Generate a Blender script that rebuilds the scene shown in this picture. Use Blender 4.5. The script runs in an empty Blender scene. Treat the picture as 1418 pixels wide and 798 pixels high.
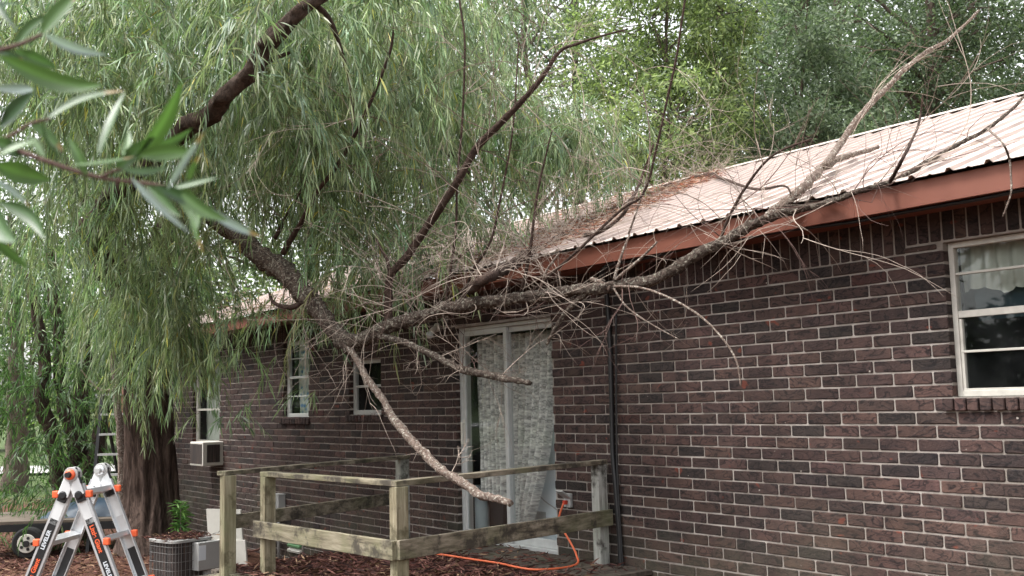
import bpy, math, random
import numpy as np
from mathutils import Vector, Matrix, noise as mnoise
random.seed(7); rng = np.random.default_rng(7)
D = bpy.data; COL = bpy.context.scene.collection; SC = bpy.context.scene
PI = math.pi
# ------------------------------------------------------------------ camera
FP = 1450.; TH = math.radians(36.8); PT = math.atan(158/FP); RO = math.atan(.0245)
d_ = np.array([-math.cos(TH), math.sin(TH), 0]); r_ = np.array([math.sin(TH), math.cos(TH), 0])
F_ = np.array([d_[0]*math.cos(PT), d_[1]*math.cos(PT), math.sin(PT)]); U0 = np.cross(r_, F_)
R_ = math.cos(RO)*r_-math.sin(RO)*U0; U_ = math.sin(RO)*r_+math.cos(RO)*U0
CAM = np.array([0, -5.74, 1.6])
cd = D.cameras.new('camera'); cam = D.objects.new('camera', cd); COL.objects.link(cam); SC.camera = cam
cam.matrix_world = Matrix([[R_[i], U_[i], -F_[i], CAM[i]] for i in range(3)]+[[0, 0, 0, 1]])
cd.sensor_width = 36; cd.lens = FP/1418*36; cd.clip_start = .05; cd.clip_end = 2000
cd.dof.use_dof = True; cd.dof.focus_distance = 9.0; cd.dof.aperture_fstop = 5.6
SC.render.resolution_x = 1024; SC.render.resolution_y = 576
# ------------------------------------------------------------------ light
SC.view_settings.view_transform = 'Standard'; SC.view_settings.look = 'None'
SC.view_settings.gamma = 1; SC.view_settings.exposure = 1.85
SUN_E = math.radians(58); SUN_AZ = math.radians(205)     # azimuth clockwise from +Y
w = D.worlds.new('World'); SC.world = w; w.use_nodes = True
nt = w.node_tree; nt.nodes.clear()
sky = nt.nodes.new('ShaderNodeTexSky'); sky.sky_type = 'NISHITA'; sky.sun_disc = False
sky.sun_elevation = SUN_E; sky.sun_rotation = SUN_AZ; sky.air_density = 1.2; sky.dust_density = 4
hs = nt.nodes.new('ShaderNodeHueSaturation'); hs.inputs['Saturation'].default_value = .12
bg = nt.nodes.new('ShaderNodeBackground'); bg.inputs[1].default_value = .15
wo = nt.nodes.new('ShaderNodeOutputWorld')
nt.links.new(sky.outputs[0], hs.inputs['Color']); nt.links.new(hs.outputs[0], bg.inputs[0]); nt.links.new(bg.outputs[0], wo.inputs[0])
sd = D.lights.new('sun', 'SUN'); sd.energy = 1.2; sd.angle = math.radians(14); sd.color = (1, .97, .93)
sun = D.objects.new('sun', sd); COL.objects.link(sun)
sv = Vector((math.sin(SUN_AZ)*math.cos(SUN_E), math.cos(SUN_AZ)*math.cos(SUN_E), math.sin(SUN_E)))
sun.rotation_euler = sv.to_track_quat('Z', 'Y').to_euler()

# ------------------------------------------------------------------ geometry helpers
def ray(x, y): return F_+R_*(x-709)/FP-U_*(y-399)/FP
def atY(x, y, Y): v = ray(x, y); return CAM+v*(Y-CAM[1])/v[1]
def atZ(x, y, Z): v = ray(x, y); return CAM+v*(Z-CAM[2])/v[2]
def atD(x, y, dist): return CAM+ray(x, y)*dist
EY, EZ, RY, RZ = -.34, 2.80, 4.2, 4.41; SL = (RZ-EZ)/(RY-EY)
def atRoof(x, y, h=.03):
    v = ray(x, y); n = np.array([0, -SL, 1]); return CAM+v*((EZ+h-SL*EY)-CAM@n)/(v@n)
def depth(P): return float((np.array(P)-CAM)@F_)

def tag(o, label=None, cat=None, group=None, kind=None):
    if label: o['label'] = label
    if cat: o['category'] = cat
    if group: o['group'] = group
    if kind: o['kind'] = kind
    return o
def empty(name, loc, label, cat, group=None, rz=0):
    o = D.objects.new(name, None); o.empty_display_size = .1; COL.objects.link(o)
    o.location = loc; o.rotation_euler = (0, 0, rz); return tag(o, label, cat, group)
def link(name, me, mat, parent=None, world=True):
    o = D.objects.new(name, me); COL.objects.link(o)
    for m in (mat if isinstance(mat, (list, tuple)) else [mat]): me.materials.append(m)
    if parent is not None:
        o.parent = parent
        if world: o.matrix_parent_inverse = pmat(parent).inverted()
    return o
def pmat(p):
    m = Matrix.Translation(p.location) @ p.rotation_euler.to_matrix().to_4x4()
    if p.parent is not None: m = pmat(p.parent) @ p.matrix_parent_inverse @ m
    return m
class MB:
    def __init__(s): s.v = []; s.f = []; s.c = []; s.m = []
    def add(s, vs, fs, col=None, mi=0):
        b = len(s.v); s.v += [tuple(map(float, p)) for p in vs]; s.f += [tuple(b+i for i in f) for f in fs]
        s.c += [col or (1, 1, 1)]*len(vs); s.m += [mi]*len(fs)
    def box(s, a, b, col=None, mi=0):
        x0, y0, z0 = a; x1, y1, z1 = b
        s.add([(x0, y0, z0), (x1, y0, z0), (x1, y1, z0), (x0, y1, z0), (x0, y0, z1), (x1, y0, z1), (x1, y1, z1), (x0, y1, z1)],
              [(0, 3, 2, 1), (4, 5, 6, 7), (0, 1, 5, 4), (1, 2, 6, 5), (2, 3, 7, 6), (3, 0, 4, 7)], col, mi)
    def obox(s, c, ax, ay, az, col=None, mi=0):   # centre, half vectors
        c, ax, ay, az = map(np.array, (c, ax, ay, az))
        P = [c+i*ax+j*ay+k*az for k in (-1, 1) for (i, j) in ((-1, -1), (1, -1), (1, 1), (-1, 1))]
        s.add(P, [(0, 3, 2, 1), (4, 5, 6, 7), (0, 1, 5, 4), (1, 2, 6, 5), (2, 3, 7, 6), (3, 0, 4, 7)], col, mi)
    def bar(s, p, q, w, h, up=(0, 0, 1), col=None, mi=0):  # beam p->q ; w sideways, h along up
        p, q, up = map(np.array, (p, q, up)); t = (q-p); L = np.linalg.norm(t); t = t/L
        sd_ = np.cross(t, up); sd_ = sd_/np.linalg.norm(sd_); u2 = np.cross(sd_, t)
        s.obox((p+q)/2, t*L/2, sd_*w/2, u2*h/2, col, mi)
    def cyl(s, p, q, r0, r1=None, n=16, col=None, mi=0):
        s.tube([p, q], [r0, r0 if r1 is None else r1], n, col, mi=mi)
    def tube(s, pts, rad, n=8, col=None, jit=0, mi=0, fr=6.):
        P = [np.array(p, float) for p in pts]; m = len(P)
        t0 = P[1]-P[0]; t0 = t0/np.linalg.norm(t0)
        a = np.cross(t0, (0, 0, 1)) if abs(t0[2]) < .9 else np.cross(t0, (1, 0, 0)); a = a/np.linalg.norm(a)
        vs = []; fs = []
        for i in range(m):
            t = P[min(i+1, m-1)]-P[max(i-1, 0)]; t = t/(np.linalg.norm(t)+1e-9)
            a = a-t*(a@t); a = a/(np.linalg.norm(a)+1e-9); b = np.cross(t, a)
            for k in range(n):
                an = 2*PI*k/n; dr = (math.cos(an)*a+math.sin(an)*b); r = rad[i]
                if jit: r *= 1+jit*mnoise.noise(Vector(P[i]*fr+dr*1.3))+jit*.8*mnoise.noise(Vector(P[i]*fr*2.3+dr*3.4))
                vs.append(P[i]+dr*r)
        for i in range(m-1):
            for k in range(n):
                k2 = (k+1) % n; fs.append((i*n+k, i*n+k2, (i+1)*n+k2, (i+1)*n+k))
        fs.append(tuple(range(n-1, -1, -1))); fs.append(tuple((m-1)*n+k for k in range(n)))
        s.add(vs, fs, col, mi)
    def build(s, name, mat, parent=None, smooth=False, bevel=0, colors=False):
        me = D.meshes.new(name); me.from_pydata(s.v, [], s.f); me.update()
        if len(set(s.m)) > 1: me.polygons.foreach_set('material_index', s.m)
        if colors:
            at = me.color_attributes.new('col', 'FLOAT_COLOR', 'POINT')
            at.data.foreach_set('color', np.array([tuple(c)+(1,) for c in s.c], 'f').ravel())
        if smooth: me.polygons.foreach_set('use_smooth', [True]*len(s.f))
        o = link(name, me, mat, parent)
        if bevel:
            bm_ = o.modifiers.new('bevel', 'BEVEL'); bm_.width = bevel; bm_.segments = 2; bm_.limit_method = 'ANGLE'
        return o
def smoothpath(pts, rad, sub=5, wob=0):
    P = [np.array(p, float) for p in pts]; n = len(P); out = []; ro = []
    for i in range(n-1):
        a = P[max(i-1, 0)]; b = P[i]; c = P[i+1]; e = P[min(i+2, n-1)]
        for k in range(sub):
            t = k/sub
            q = .5*((2*b)+(-a+c)*t+(2*a-5*b+4*c-e)*t*t+(-a+3*b-3*c+e)*t**3)
            r = rad[i]*(1-t)+rad[i+1]*t
            if wob: q = q+np.array(mnoise.noise_vector(Vector(q*3.1)))*wob*r
            out.append(q); ro.append(r)
    out.append(P[-1]); ro.append(rad[-1]); return out, ro

# ------------------------------------------------------------------ materials
class N:
    def __init__(s, name, rough=.8, spec=.3):
        s.m = D.materials.new(name); s.m.use_nodes = True; s.t = s.m.node_tree; s.b = s.t.nodes['Principled BSDF']
        s.b.inputs['Roughness'].default_value = rough; s.b.inputs['Specular IOR Level'].default_value = spec
        s._tc = None
    def n(s, ty, **k):
        o = s.t.nodes.new(ty)
        for a, v in k.items(): setattr(o, a, v)
        return o
    def L(s, a, b): s.t.links.new(a, b)
    def tc(s, scale=(1, 1, 1), rot=(0, 0, 0)):
        if s._tc is None: s._tc = s.n('ShaderNodeTexCoord')
        mp = s.n('ShaderNodeMapping'); mp.inputs['Scale'].default_value = scale; mp.inputs['Rotation'].default_value = rot
        s.L(s._tc.outputs['Object'], mp.inputs[0]); return mp.outputs[0]
    def noise(s, scale, sc3=(1, 1, 1), det=4, rough=.6, rot=(0, 0, 0), dist=0):
        o = s.n('ShaderNodeTexNoise'); o.inputs['Scale'].default_value = scale; o.inputs['Detail'].default_value = det
        o.inputs['Roughness'].default_value = rough; o.inputs['Distortion'].default_value = dist
        s.L(s.tc(sc3, rot), o.inputs['Vector']); return o.outputs['Fac']
    def ramp(s, f, stops):
        o = s.n('ShaderNodeValToRGB'); e = o.color_ramp.elements
        while len(e) < len(stops): e.new(.5)
        for i, (p, c) in enumerate(stops):
            e[i].position = p; e[i].color = tuple(c)+(1,) if not isinstance(c, (int, float)) else (c, c, c, 1)
        s.L(f, o.inputs[0]); return o.outputs[0]
    def mix(s, f, a, b, mode='MIX'):
        o = s.n('ShaderNodeMix', data_type='RGBA', blend_type=mode)
        for sock, v in ((0, f), (6, a), (7, b)):
            if isinstance(v, (int, float)): o.inputs[sock].default_value = v if sock == 0 else (v, v, v, 1)
            elif isinstance(v, tuple): o.inputs[sock].default_value = v+(1,)
            else: s.L(v, o.inputs[sock])
        return o.outputs[2]
    def bump(s, h, st=.5, dist=.01):
        o = s.n('ShaderNodeBump'); o.inputs['Strength'].default_value = st; o.inputs['Distance'].default_value = dist
        s.L(h, o.inputs['Height']); s.L(o.outputs[0], s.b.inputs['Normal'])
    def attr(s): o = s.n('ShaderNodeVertexColor'); o.layer_name = 'col'; return o.outputs[0]
    def col(s, c):
        if isinstance(c, tuple): s.b.inputs['Base Color'].default_value = c+(1,)
        else: s.L(c, s.b.inputs['Base Color'])
        return s
def plain(name, c, rough=.6, spec=.3, metal=0, var=.25, sc=9, bmp=.15):
    k = N(name, rough, spec); k.b.inputs['Metallic'].default_value = metal
    f = k.noise(sc, det=6); k.col(k.mix(f, tuple(x*(1-var) for x in c), tuple(min(1, x*(1+var)) for x in c)))
    if bmp: k.bump(k.noise(sc*6), bmp, .004)
    return k.m
def mk_brick():
    k = N('brick', .88, .25)
    a = k.attr()
    n1 = k.noise(9, (1, 1, 1), 6, .7); c = k.mix(k.ramp(n1, [(.3, 0.), (.75, 1.)]), k.mix(.72, a, (.013, .011, .012)), a)
    # drawn creases of the clay, slanting both ways
    vm = k.n('ShaderNodeVectorMath', operation='MULTIPLY_ADD'); k.L(a, vm.inputs[0]); vm.inputs[1].default_value = (900, 700, 800); k.L(k.tc((1, 1, 2.2), (0, .6, 0)), vm.inputs[2])
    nn = k.n('ShaderNodeTexNoise'); nn.inputs['Scale'].default_value = 7; nn.inputs['Detail'].default_value = 2; nn.inputs['Distortion'].default_value = 1.2; k.L(vm.outputs[0], nn.inputs['Vector']); n2 = nn.outputs['Fac']
    cr = k.ramp(n2, [(.44, 0.), (.49, 1.), (.505, 1.), (.53, 0.)])
    c = k.mix(k.mix(1, cr, .8, 'MULTIPLY'), c, (.006, .005, .006))
    n3 = k.noise(60, det=3); c = k.mix(k.mix(1, k.ramp(n3, [(.55, 0.), (.8, 1.)]), .35, 'MULTIPLY'), c, (.12, .08, .07))
    rd = k.ramp(k.noise(6.5, (1, 1, 1.5), 2, .5), [(.68, 0.), (.71, .75)]); c = k.mix(rd, c, (.13, .035, .022))
    big = k.ramp(k.noise(.8, det=4), [(.3, .72), (.7, 1.2)]); c = k.mix(1, c, big, 'MULTIPLY')
    spk = k.noise(28, det=2, rough=.4); c = k.mix(k.ramp(spk, [(.76, 0.), (.79, .7)]), c, (.42, .38, .34))
    # algae low on the wall
    tcx = k.n('ShaderNodeTexCoord'); sep = k.n('ShaderNodeSeparateXYZ'); k.L(tcx.outputs['Object'], sep.inputs[0])
    mr = k.n('ShaderNodeMapRange'); mr.inputs[1].default_value = .95; mr.inputs[2].default_value = .0; k.L(sep.outputs[2], mr.inputs[0])
    al = k.mix(1, mr.outputs[0], k.ramp(k.noise(1.7, det=4), [(.4, 0.), (.65, .6)]), 'MULTIPLY'); c = k.mix(al, c, (.075, .075, .05))
    k.col(c); h = k.mix(.5, n2, k.noise(70, det=5)); k.bump(h, 1., .009); return k.m
def mk_mortar():
    k = N('mortar', .95, .1); n1 = k.noise(5, det=6, rough=.7)
    c = k.ramp(n1, [(.28, (.13, .11, .095)), (.55, (.30, .27, .245)), (.8, (.43, .395, .36))]); 
    c = k.mix(k.ramp(k.noise(.9, det=5), [(.42, 0.), (.62, .55)]), c, (.14, .12, .10)); k.col(c); k.bump(k.noise(90, det=4), .6, .004); return k.m
def mk_wood(name, a, b, green, axis, dark=(.035, .03, .025)):
    sc3 = [14, 14, 14]; sc3[axis] = 1.1
    k = N(name, .85, .2); g = k.noise(2.2, tuple(sc3), 7, .65)
    c = k.ramp(g, [(.3, dark), (.45, a), (.72, b)])
    c = k.mix(k.ramp(k.noise(2.6, det=5), [(.48, 0.), (.72, .75)]), c, green)
    c = k.mix(k.ramp(k.noise(5, det=4, rough=.7), [(.5, 0.), (.62, .85)]), c, dark)
    k.col(c); k.bump(g, .7, .006); return k.m
def mk_bark(name, a, b, sc3=(1, 1, .22), s=14, lichen=None, st=1.):
    k = N(name, .95, .1); n1 = k.noise(s, sc3, 8, .7, dist=.5); c = k.ramp(n1, [(.3, a), (.68, b)])
    if lichen: c = k.mix(k.ramp(k.noise(s*1.3, det=5, rough=.7), [(.54, 0.), (.6, .9)]), c, lichen)
    k.col(c); k.bump(n1, st, .035); return k.m
def mk_leaf(name, rough=.5, trans=.35, spec=.35):
    k = N(name, rough, spec); a = k.attr(); k.col(a)
    tr = k.n('ShaderNodeBsdfTranslucent'); k.L(k.mix(1, a, (1.18, 1.42, .85), 'MULTIPLY'), tr.inputs[0])
    ms = k.n('ShaderNodeMixShader'); ms.inputs[0].default_value = trans
    k.L(k.b.outputs[0], ms.inputs[1]); k.L(tr.outputs[0], ms.inputs[2]); out = k.t.nodes['Material Output']
    k.L(ms.outputs[0], out.inputs[0]); return k.m
def mk_glass():
    k = N('glass'); t = k.t; t.nodes.remove(k.b)
    lwt = k.n('ShaderNodeLayerWeight'); lwt.inputs[0].default_value = .5
    pw = k.n('ShaderNodeMath', operation='POWER'); k.L(lwt.outputs['Facing'], pw.inputs[0]); pw.inputs[1].default_value = 4.5
    fr = k.n('ShaderNodeMath', operation='MULTIPLY_ADD'); k.L(pw.outputs[0], fr.inputs[0]); fr.inputs[1].default_value = .9; fr.inputs[2].default_value = .035
    g = k.n('ShaderNodeBsdfGlossy'); g.inputs['Roughness'].default_value = .02; g.inputs[0].default_value = (.9, .95, .95, 1)
    tr = k.n('ShaderNodeBsdfTransparent'); tr.inputs[0].default_value = (.9, .93, .92, 1)
    df = k.n('ShaderNodeBsdfDiffuse'); df.inputs[0].default_value = (.3, .32, .33, 1)
    m0 = k.n('ShaderNodeMixShader'); k.L(k.ramp(k.noise(3, det=6), [(.4, .005), (.75, .04)]), m0.inputs[0]); k.L(tr.outputs[0], m0.inputs[1]); k.L(df.outputs[0], m0.inputs[2])
    ms = k.n('ShaderNodeMixShader'); k.L(fr.outputs[0], ms.inputs[0]); k.L(m0.outputs[0], ms.inputs[1]); k.L(g.outputs[0], ms.inputs[2])
    bp = k.n('ShaderNodeBump'); bp.inputs[0].default_value = .04; k.L(k.noise(1.4, det=1), bp.inputs['Height']); k.L(bp.outputs[0], g.inputs['Normal'])
    k.L(ms.outputs[0], t.nodes['Material Output'].inputs[0]); return k.m
def mk_lace():
    k = N('lace', .9, .1); v = k.n('ShaderNodeTexVoronoi'); v.inputs['Scale'].default_value = 26; k.L(k.tc((1.6, .2, 1)), v.inputs[0])
    n = k.ramp(v.outputs['Distance'], [(.15, 1.), (.35, .25), (.55, .9)])
    n2 = k.ramp(k.noise(16, (1, .2, 2), 5), [(.4, 0.), (.6, 1.)])
    k.col(k.mix(k.mix(.5, n, n2), (.36, .34, .33), (.84, .80, .76)))
    tr = k.n('ShaderNodeBsdfTransparent'); ms = k.n('ShaderNodeMixShader')
    al = k.mix(1, k.mix(.5, n, n2), .55, 'MULTIPLY'); al2 = k.mix(1, al, .42, 'ADD'); k.L(al2, ms.inputs[0])
    k.L(tr.outputs[0], ms.inputs[1]); k.L(k.b.outputs[0], ms.inputs[2]); k.L(ms.outputs[0], k.t.nodes['Material Output'].inputs[0]); return k.m
def mk_ground():
    k = N('ground', .95, .1)
    n1 = k.noise(14, det=8, rough=.75); lit = k.ramp(n1, [(.3, (.025, .014, .01)), (.5, (.085, .042, .028)), (.7, (.17, .09, .06))])
    n2 = k.noise(3, det=8, rough=.8); gr = k.ramp(n2, [(.3, (.035, .055, .02)), (.7, (.09, .12, .05))])
    g = k.n('ShaderNodeTexCoord'); vd = k.n('ShaderNodeVectorMath', operation='DISTANCE'); k.L(g.outputs['Object'], vd.inputs[0]); vd.inputs[1].default_value = tuple(CAM)
    ad = k.n('ShaderNodeMath', operation='ADD'); k.L(vd.outputs['Value'], ad.inputs[0])
    mu = k.n('ShaderNodeMath', operation='MULTIPLY'); k.L(k.noise(.25, det=5), mu.inputs[0]); mu.inputs[1].default_value = 8; k.L(mu.outputs[0], ad.inputs[1])
    mr = k.n('ShaderNodeMapRange'); mr.inputs[1].default_value = 30; mr.inputs[2].default_value = 33; k.L(ad.outputs[0], mr.inputs[0])
    k.col(k.mix(mr.outputs[0], lit, gr)); k.bump(n1, 1, .03); return k.m
def mk_roof():
    k = N('roof_metal', .42, .4); n1 = k.noise(1.5, (1, .35, 1), 5)
    c = k.ramp(n1, [(.3, (.43, .365, .32)), (.7, (.53, .46, .41))])
    c = k.mix(k.ramp(k.noise(10, (1, .12, 1), 5, .7), [(.56, 0.), (.72, .5)]), c, (.24, .165, .14)); k.col(c)
    return k.m
M = dict(brick=mk_brick(), mortar=mk_mortar(), glass=mk_glass(), lace=mk_lace(), ground=mk_ground(), roof=mk_roof(),
  wood_x=mk_wood('rail_wood_x', (.15, .13, .09), (.29, .26, .19), (.12, .125, .06), 0),
  wood_y=mk_wood('rail_wood_y', (.13, .11, .08), (.30, .26, .20), (.085, .095, .045), 1),
  wood_z=mk_wood('post_wood', (.17, .145, .095), (.33, .30, .215), (.14, .145, .08), 2, (.07, .06, .035)),
  grey_wood=mk_wood('grey_post_wood', (.24, .24, .22), (.44, .44, .41), (.16, .17, .13), 2),
  deck=mk_wood('deck_wood', (.07, .055, .045), (.14, .12, .095), (.06, .07, .035), 1),
  bark=mk_bark('willow_bark', (.009, .006, .005), (.135, .095, .078), (2.2, 2.2, .34), 13),
  bark_dark=mk_bark('dark_bark', (.010, .007, .006), (.095, .068, .054), (1, 1, .7), 20),
  bark_grey=mk_bark('grey_bark', (.03, .022, .018), (.17, .135, .11), (1.4, 1.4, .25), 10),
  limb=mk_bark('limb_bark', (.014, .010, .009), (.13, .10, .082), (1, 1, 1), 34, (.27, .25, .205)),
  limb_dark=mk_bark('limb_bark_dark', (.02, .013, .011), (.10, .068, .055), (1, 1, 1), 34),
  pale=mk_bark('pale_bark', (.05, .032, .026), (.26, .20, .165), (1, 1, 1), 36, (.46, .43, .37)),
  twig=plain('dry_twig', (.33, .27, .225), .85, .15, var=.5, sc=3), twig_red=plain('dark_twig', (.11, .07, .06), .85, .15, var=.5, sc=3),
  leaf=mk_leaf('willow_leaf'), leaf_near=mk_leaf('near_leaf', .42, .25, .45), dead=mk_leaf('dry_leaf', .9, .1, .1),
  fascia=plain('fascia_paint', (.15, .052, .033), .55, .35, var=.22, sc=2.5), alu=plain('aluminium_frame', (.50, .51, .50), .45, .5, .3, .2, 12),
  alu_dirty=plain('weathered_frame', (.42, .40, .36), .6, .3, .1, .35, 14), black=plain('black_plastic', (.012, .012, .013), .45, .4, bmp=.05),
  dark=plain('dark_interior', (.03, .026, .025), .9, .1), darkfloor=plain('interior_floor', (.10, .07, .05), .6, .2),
  white=plain('white_enamel', (.62, .66, .70), .35, .5, var=.04), grey=plain('grey_metal', (.36, .36, .35), .5, .4, .2, .15, 8),
  cream=plain('pale_panel', (.50, .48, .43), .6, .3, var=.15), orange=plain('orange_plastic', (.75, .12, .04), .4, .45, var=.1),
  red=plain('red_plastic', (.45, .05, .03), .5, .3), cloth=plain('curtain_cloth', (.33, .34, .30), .95, .1, var=.15, sc=5), 
  blueflower=None, rubber=plain('rubber', (.018, .018, .018), .85, .2), ladder=plain('ladder_aluminium', (.60, .61, .62), .34, .5, .55, .08, 20, .05),
  ladder_face=plain('ladder_label_face', (.62, .63, .63), .5, .3, .1, .06, 10, .02), blue=plain('blue_tarp', (.015, .035, .06), .5, .4, var=.4),
  asphalt=plain('pale_road', (.33, .32, .31), .9, .2), trailer_wood=plain('trailer_boards', (.11, .09, .07), .85, .2, var=.4), jug=plain('jug_plastic', (.6, .64, .66), .4, .4, var=.05),
  navy=plain('navy_cloth', (.018, .03, .036), .95, .1, var=.5), brown=plain('brown_wood', (.16, .07, .035), .6, .3))
k = N('flowered_cloth', .9, .1); v = k.n('ShaderNodeTexVoronoi'); v.inputs['Scale'].default_value = 14; k.L(k.tc(), v.inputs[0])
k.col(k.ramp(v.outputs['Distance'], [(.2, (.10, .22, .40)), (.4, (.42, .48, .46)), (.6, (.60, .62, .60))])); M['blueflower'] = k.m
def mk_grille():
    k = N('condenser_fins', .7, .3); k.b.inputs['Metallic'].default_value = .2
    k.col(k.ramp(k.noise(4, (12, 12, .5), 5), [(.35, (.02, .018, .018)), (.6, (.07, .055, .05)), (.8, (.16, .08, .05))])); return k.m
M['fins'] = mk_grille(); M['rib_shade'] = plain('shaded_rib_side', (.31, .245, .22), .7, .3, var=.5, sc=3)  # darker roof colour, paints the shade line along each rib

# ------------------------------------------------------------------ leaf meshes (numpy)
def unit(a): return a/(np.linalg.norm(a, axis=1, keepdims=True)+1e-9)
def leaf_mesh(name, base, dr, L, W, cols, mat, parent=None, droop=.25, label=None, up=None):
    n = len(base); dr = unit(dr); rnd = rng.normal(size=(n, 3)); sd_ = unit(np.cross(dr, rnd)); nrm = np.cross(dr, sd_)
    L = L[:, None]; W = W[:, None]; g = np.array([0, 0, -1.])*L*droop
    fold = nrm*W*.18
    p = [base, base+dr*L*.30+sd_*W*.5+g*.09+fold, base+dr*L*.30-sd_*W*.5+g*.09+fold,
         base+dr*L*.66+sd_*W*.42+g*.44+fold, base+dr*L*.66-sd_*W*.42+g*.44+fold, base+dr*L+g]
    V = np.stack(p, 1).reshape(-1, 3)
    q = np.arange(n)[:, None]*6
    lp = np.concatenate([q+np.array([[0, 1, 2]]), q+np.array([[1, 3, 4, 2]]), q+np.array([[3, 5, 4]])], 1).ravel()
    tot = np.tile([3, 4, 3], n); st = np.concatenate([[0], np.cumsum(tot)[:-1]])
    me = D.meshes.new(name); me.vertices.add(n*6); me.vertices.foreach_set('co', V.astype('f').ravel())
    me.loops.add(len(lp)); me.loops.foreach_set('vertex_index', lp.astype('i'))
    me.polygons.add(n*3); me.polygons.foreach_set('loop_start', st.astype('i')); me.polygons.foreach_set('loop_total', tot.astype('i'))
    me.update(calc_edges=True)
    at = me.color_attributes.new('col', 'FLOAT_COLOR', 'POINT')
    c4 = np.concatenate([cols, np.ones((n, 1))], 1); at.data.foreach_set('color', np.repeat(c4, 6, 0).astype('f').ravel())
    return link(name, me, mat, parent)
def palette(n, cs, ws, var=.25):
    cs = np.array(cs); i = rng.choice(len(cs), n, p=np.array(ws)/sum(ws)); c = cs[i]
    return c*(1+rng.uniform(-var, var, (n, 1)))
WIL = [(.16, .21, .11), (.225, .28, .155), (.095, .135, .077), (.32, .37, .27), (.38, .35, .09)]; WW = [5, 4, 3, 1.3, .22]
def strands(starts, dirs, lens, step=.028, droopk=2.6):
    """hanging willow shoots: returns leaf bases, leaf dirs and shoot polylines"""
    B = []; Dd = []; lines = []; ID = []
    for s0, d0, L in zip(starts, dirs, lens):
        p = s0.copy(); d = d0/np.linalg.norm(d0); pts = [p.copy()]; k = 0; n = int(L/step); ph = rng.uniform(0, 6.28)
        for i in range(n):
            d = d+np.array([0, 0, -droopk*step])+rng.normal(0, .035, 3); d /= np.linalg.norm(d); p = p+d*step
            a = ph+i*2.4; sdv = np.cross(d, (math.cos(a), math.sin(a), .3)); sdv /= np.linalg.norm(sdv)+1e-6
            B.append(p.copy()); ID.append(len(lines)); Dd.append(d*rng.uniform(.5, 1.0)+sdv*rng.uniform(.15, .6)+np.array([0, 0, -.4]))
            if i % 5 == 4: pts.append(p.copy())
        lines.append(pts if len(pts) > 1 else [s0, s0+np.array([0, 0, -.02])])
    strands.ids = np.array(ID); return np.array(B), np.array(Dd), lines

# ================================================================== SETTING
def gz(x, y):
    z = -.42+.30*math.exp(-((x+10.5)**2+(y+1.0)**2)/2.6)+.05*mnoise.noise(Vector((x*.35, y*.35, 0)))
    return z
TP = atD(212, 560, 13.5); TX, TY = TP[0], TP[1]        # willow trunk position
def gz(x, y):
    return -.42+.27*math.exp(-((x-TX)**2+(y-TY)**2)/2.2)+.06*mnoise.noise(Vector((x*.35, y*.35, 0)))
xs = np.concatenate([np.linspace(-600, -45, 18), np.linspace(-40, 12, 131), np.linspace(16, 500, 14)])
ys = np.concatenate([np.linspace(-500, -25, 14), np.linspace(-20, 25, 113), np.linspace(30, 600, 18)])
gm = MB(); nx, ny = len(xs), len(ys)
gm.add([(x, y, gz(x, y)) for y in ys for x in xs], [(j*nx+i, j*nx+i+1, (j+1)*nx+i+1, (j+1)*nx+i) for j in range(ny-1) for i in range(nx-1)])
go = gm.build('ground', M['ground'], smooth=True); tag(go, kind='structure')
# road far behind the yard
rb = MB(); c0 = CAM+d_*37; 
rb.add([tuple((c0+r_*a+d_*b)[:2])+(-.33,) for a, b in ((-90, -2.2), (90, -2.2), (90, 2.6), (-90, 2.6))], [(0, 1, 2, 3)])
tag(rb.build('road', M['asphalt']), kind='structure')

# ================================================================== HOUSE
HX0, HX1 = -16.95, 1.6; BZ = -.55; SOLD = 2.44; TOPZ = 2.675; CH = .0797; BL = .266
HD = 8.06
house = empty('brick_house', ((HX0+HX1)/2, 0, BZ), 'long low dark brown brick house under a pale ribbed metal roof', 'house')
def op(tl, br, rec=0):
    a = atY(*tl, 0); b = atY(*br, 0); return (a[0], b[0], b[2], a[2])
WIN = dict(right=(-3.40, -2.30, 1.565, 2.48), w2=(-12.66, -11.92, 1.47, 2.44), w3=(-10.86, -10.12, 1.50, 2.12), w1=(-15.95, -14.85, .84, 2.37), door=(-8.64, -7.12, .28, 2.34))
OPEN = list(WIN.values())
bm = MB(); g = .0105
def brickbox(x0, x1, z0, z1, fr=None, cull=True, y0=0.):
    u = random.random()
    if fr is None:
        if u < .006: c = (.075, .030, .024)
        elif u < .13: c = (.037, .027, .024)
        elif u < .6: c = (.060, .036, .031)
        else: c = (.082, .047, .039)
        f = random.uniform(.8, 1.2); c = tuple(v*f*random.uniform(.96, 1.04) for v in c)
    else: c = fr
    e = .0045; q = min(.0065, (x1-x0)*.3); yj = y0+random.uniform(-.003, .002); j = lambda: random.uniform(-.002, .002); yb = .1
    def ring(y, a0, a1, b0, b1, qq): return [(a0+qq+j(), y, b0+j()), (a1-qq+j(), y, b0+j()), (a1+j()*.5, y, b0+qq), (a1+j()*.5, y, b1-qq), (a1-qq+j(), y, b1+j()), (a0+qq+j(), y, b1+j()), (a0+j()*.5, y, b1-qq), (a0+j()*.5, y, b0+qq)]
    vs = ring(yj, x0+e, x1-e, z0+e, z1-e, q*.8)+ring(yj+e, x0, x1, z0, z1, q)+[(p[0], yb, p[2]) for p in ring(yb, x0, x1, z0, z1, q)]
    b_ = len(bm.v)
    bm.add(vs, [tuple(range(8))]+[(8+k, 8+(k+1) % 8, (k+1) % 8, k) for k in range(8)]+[(16+k, 16+(k+1) % 8, 8+(k+1) % 8, 8+k) for k in range(8)], c)
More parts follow.
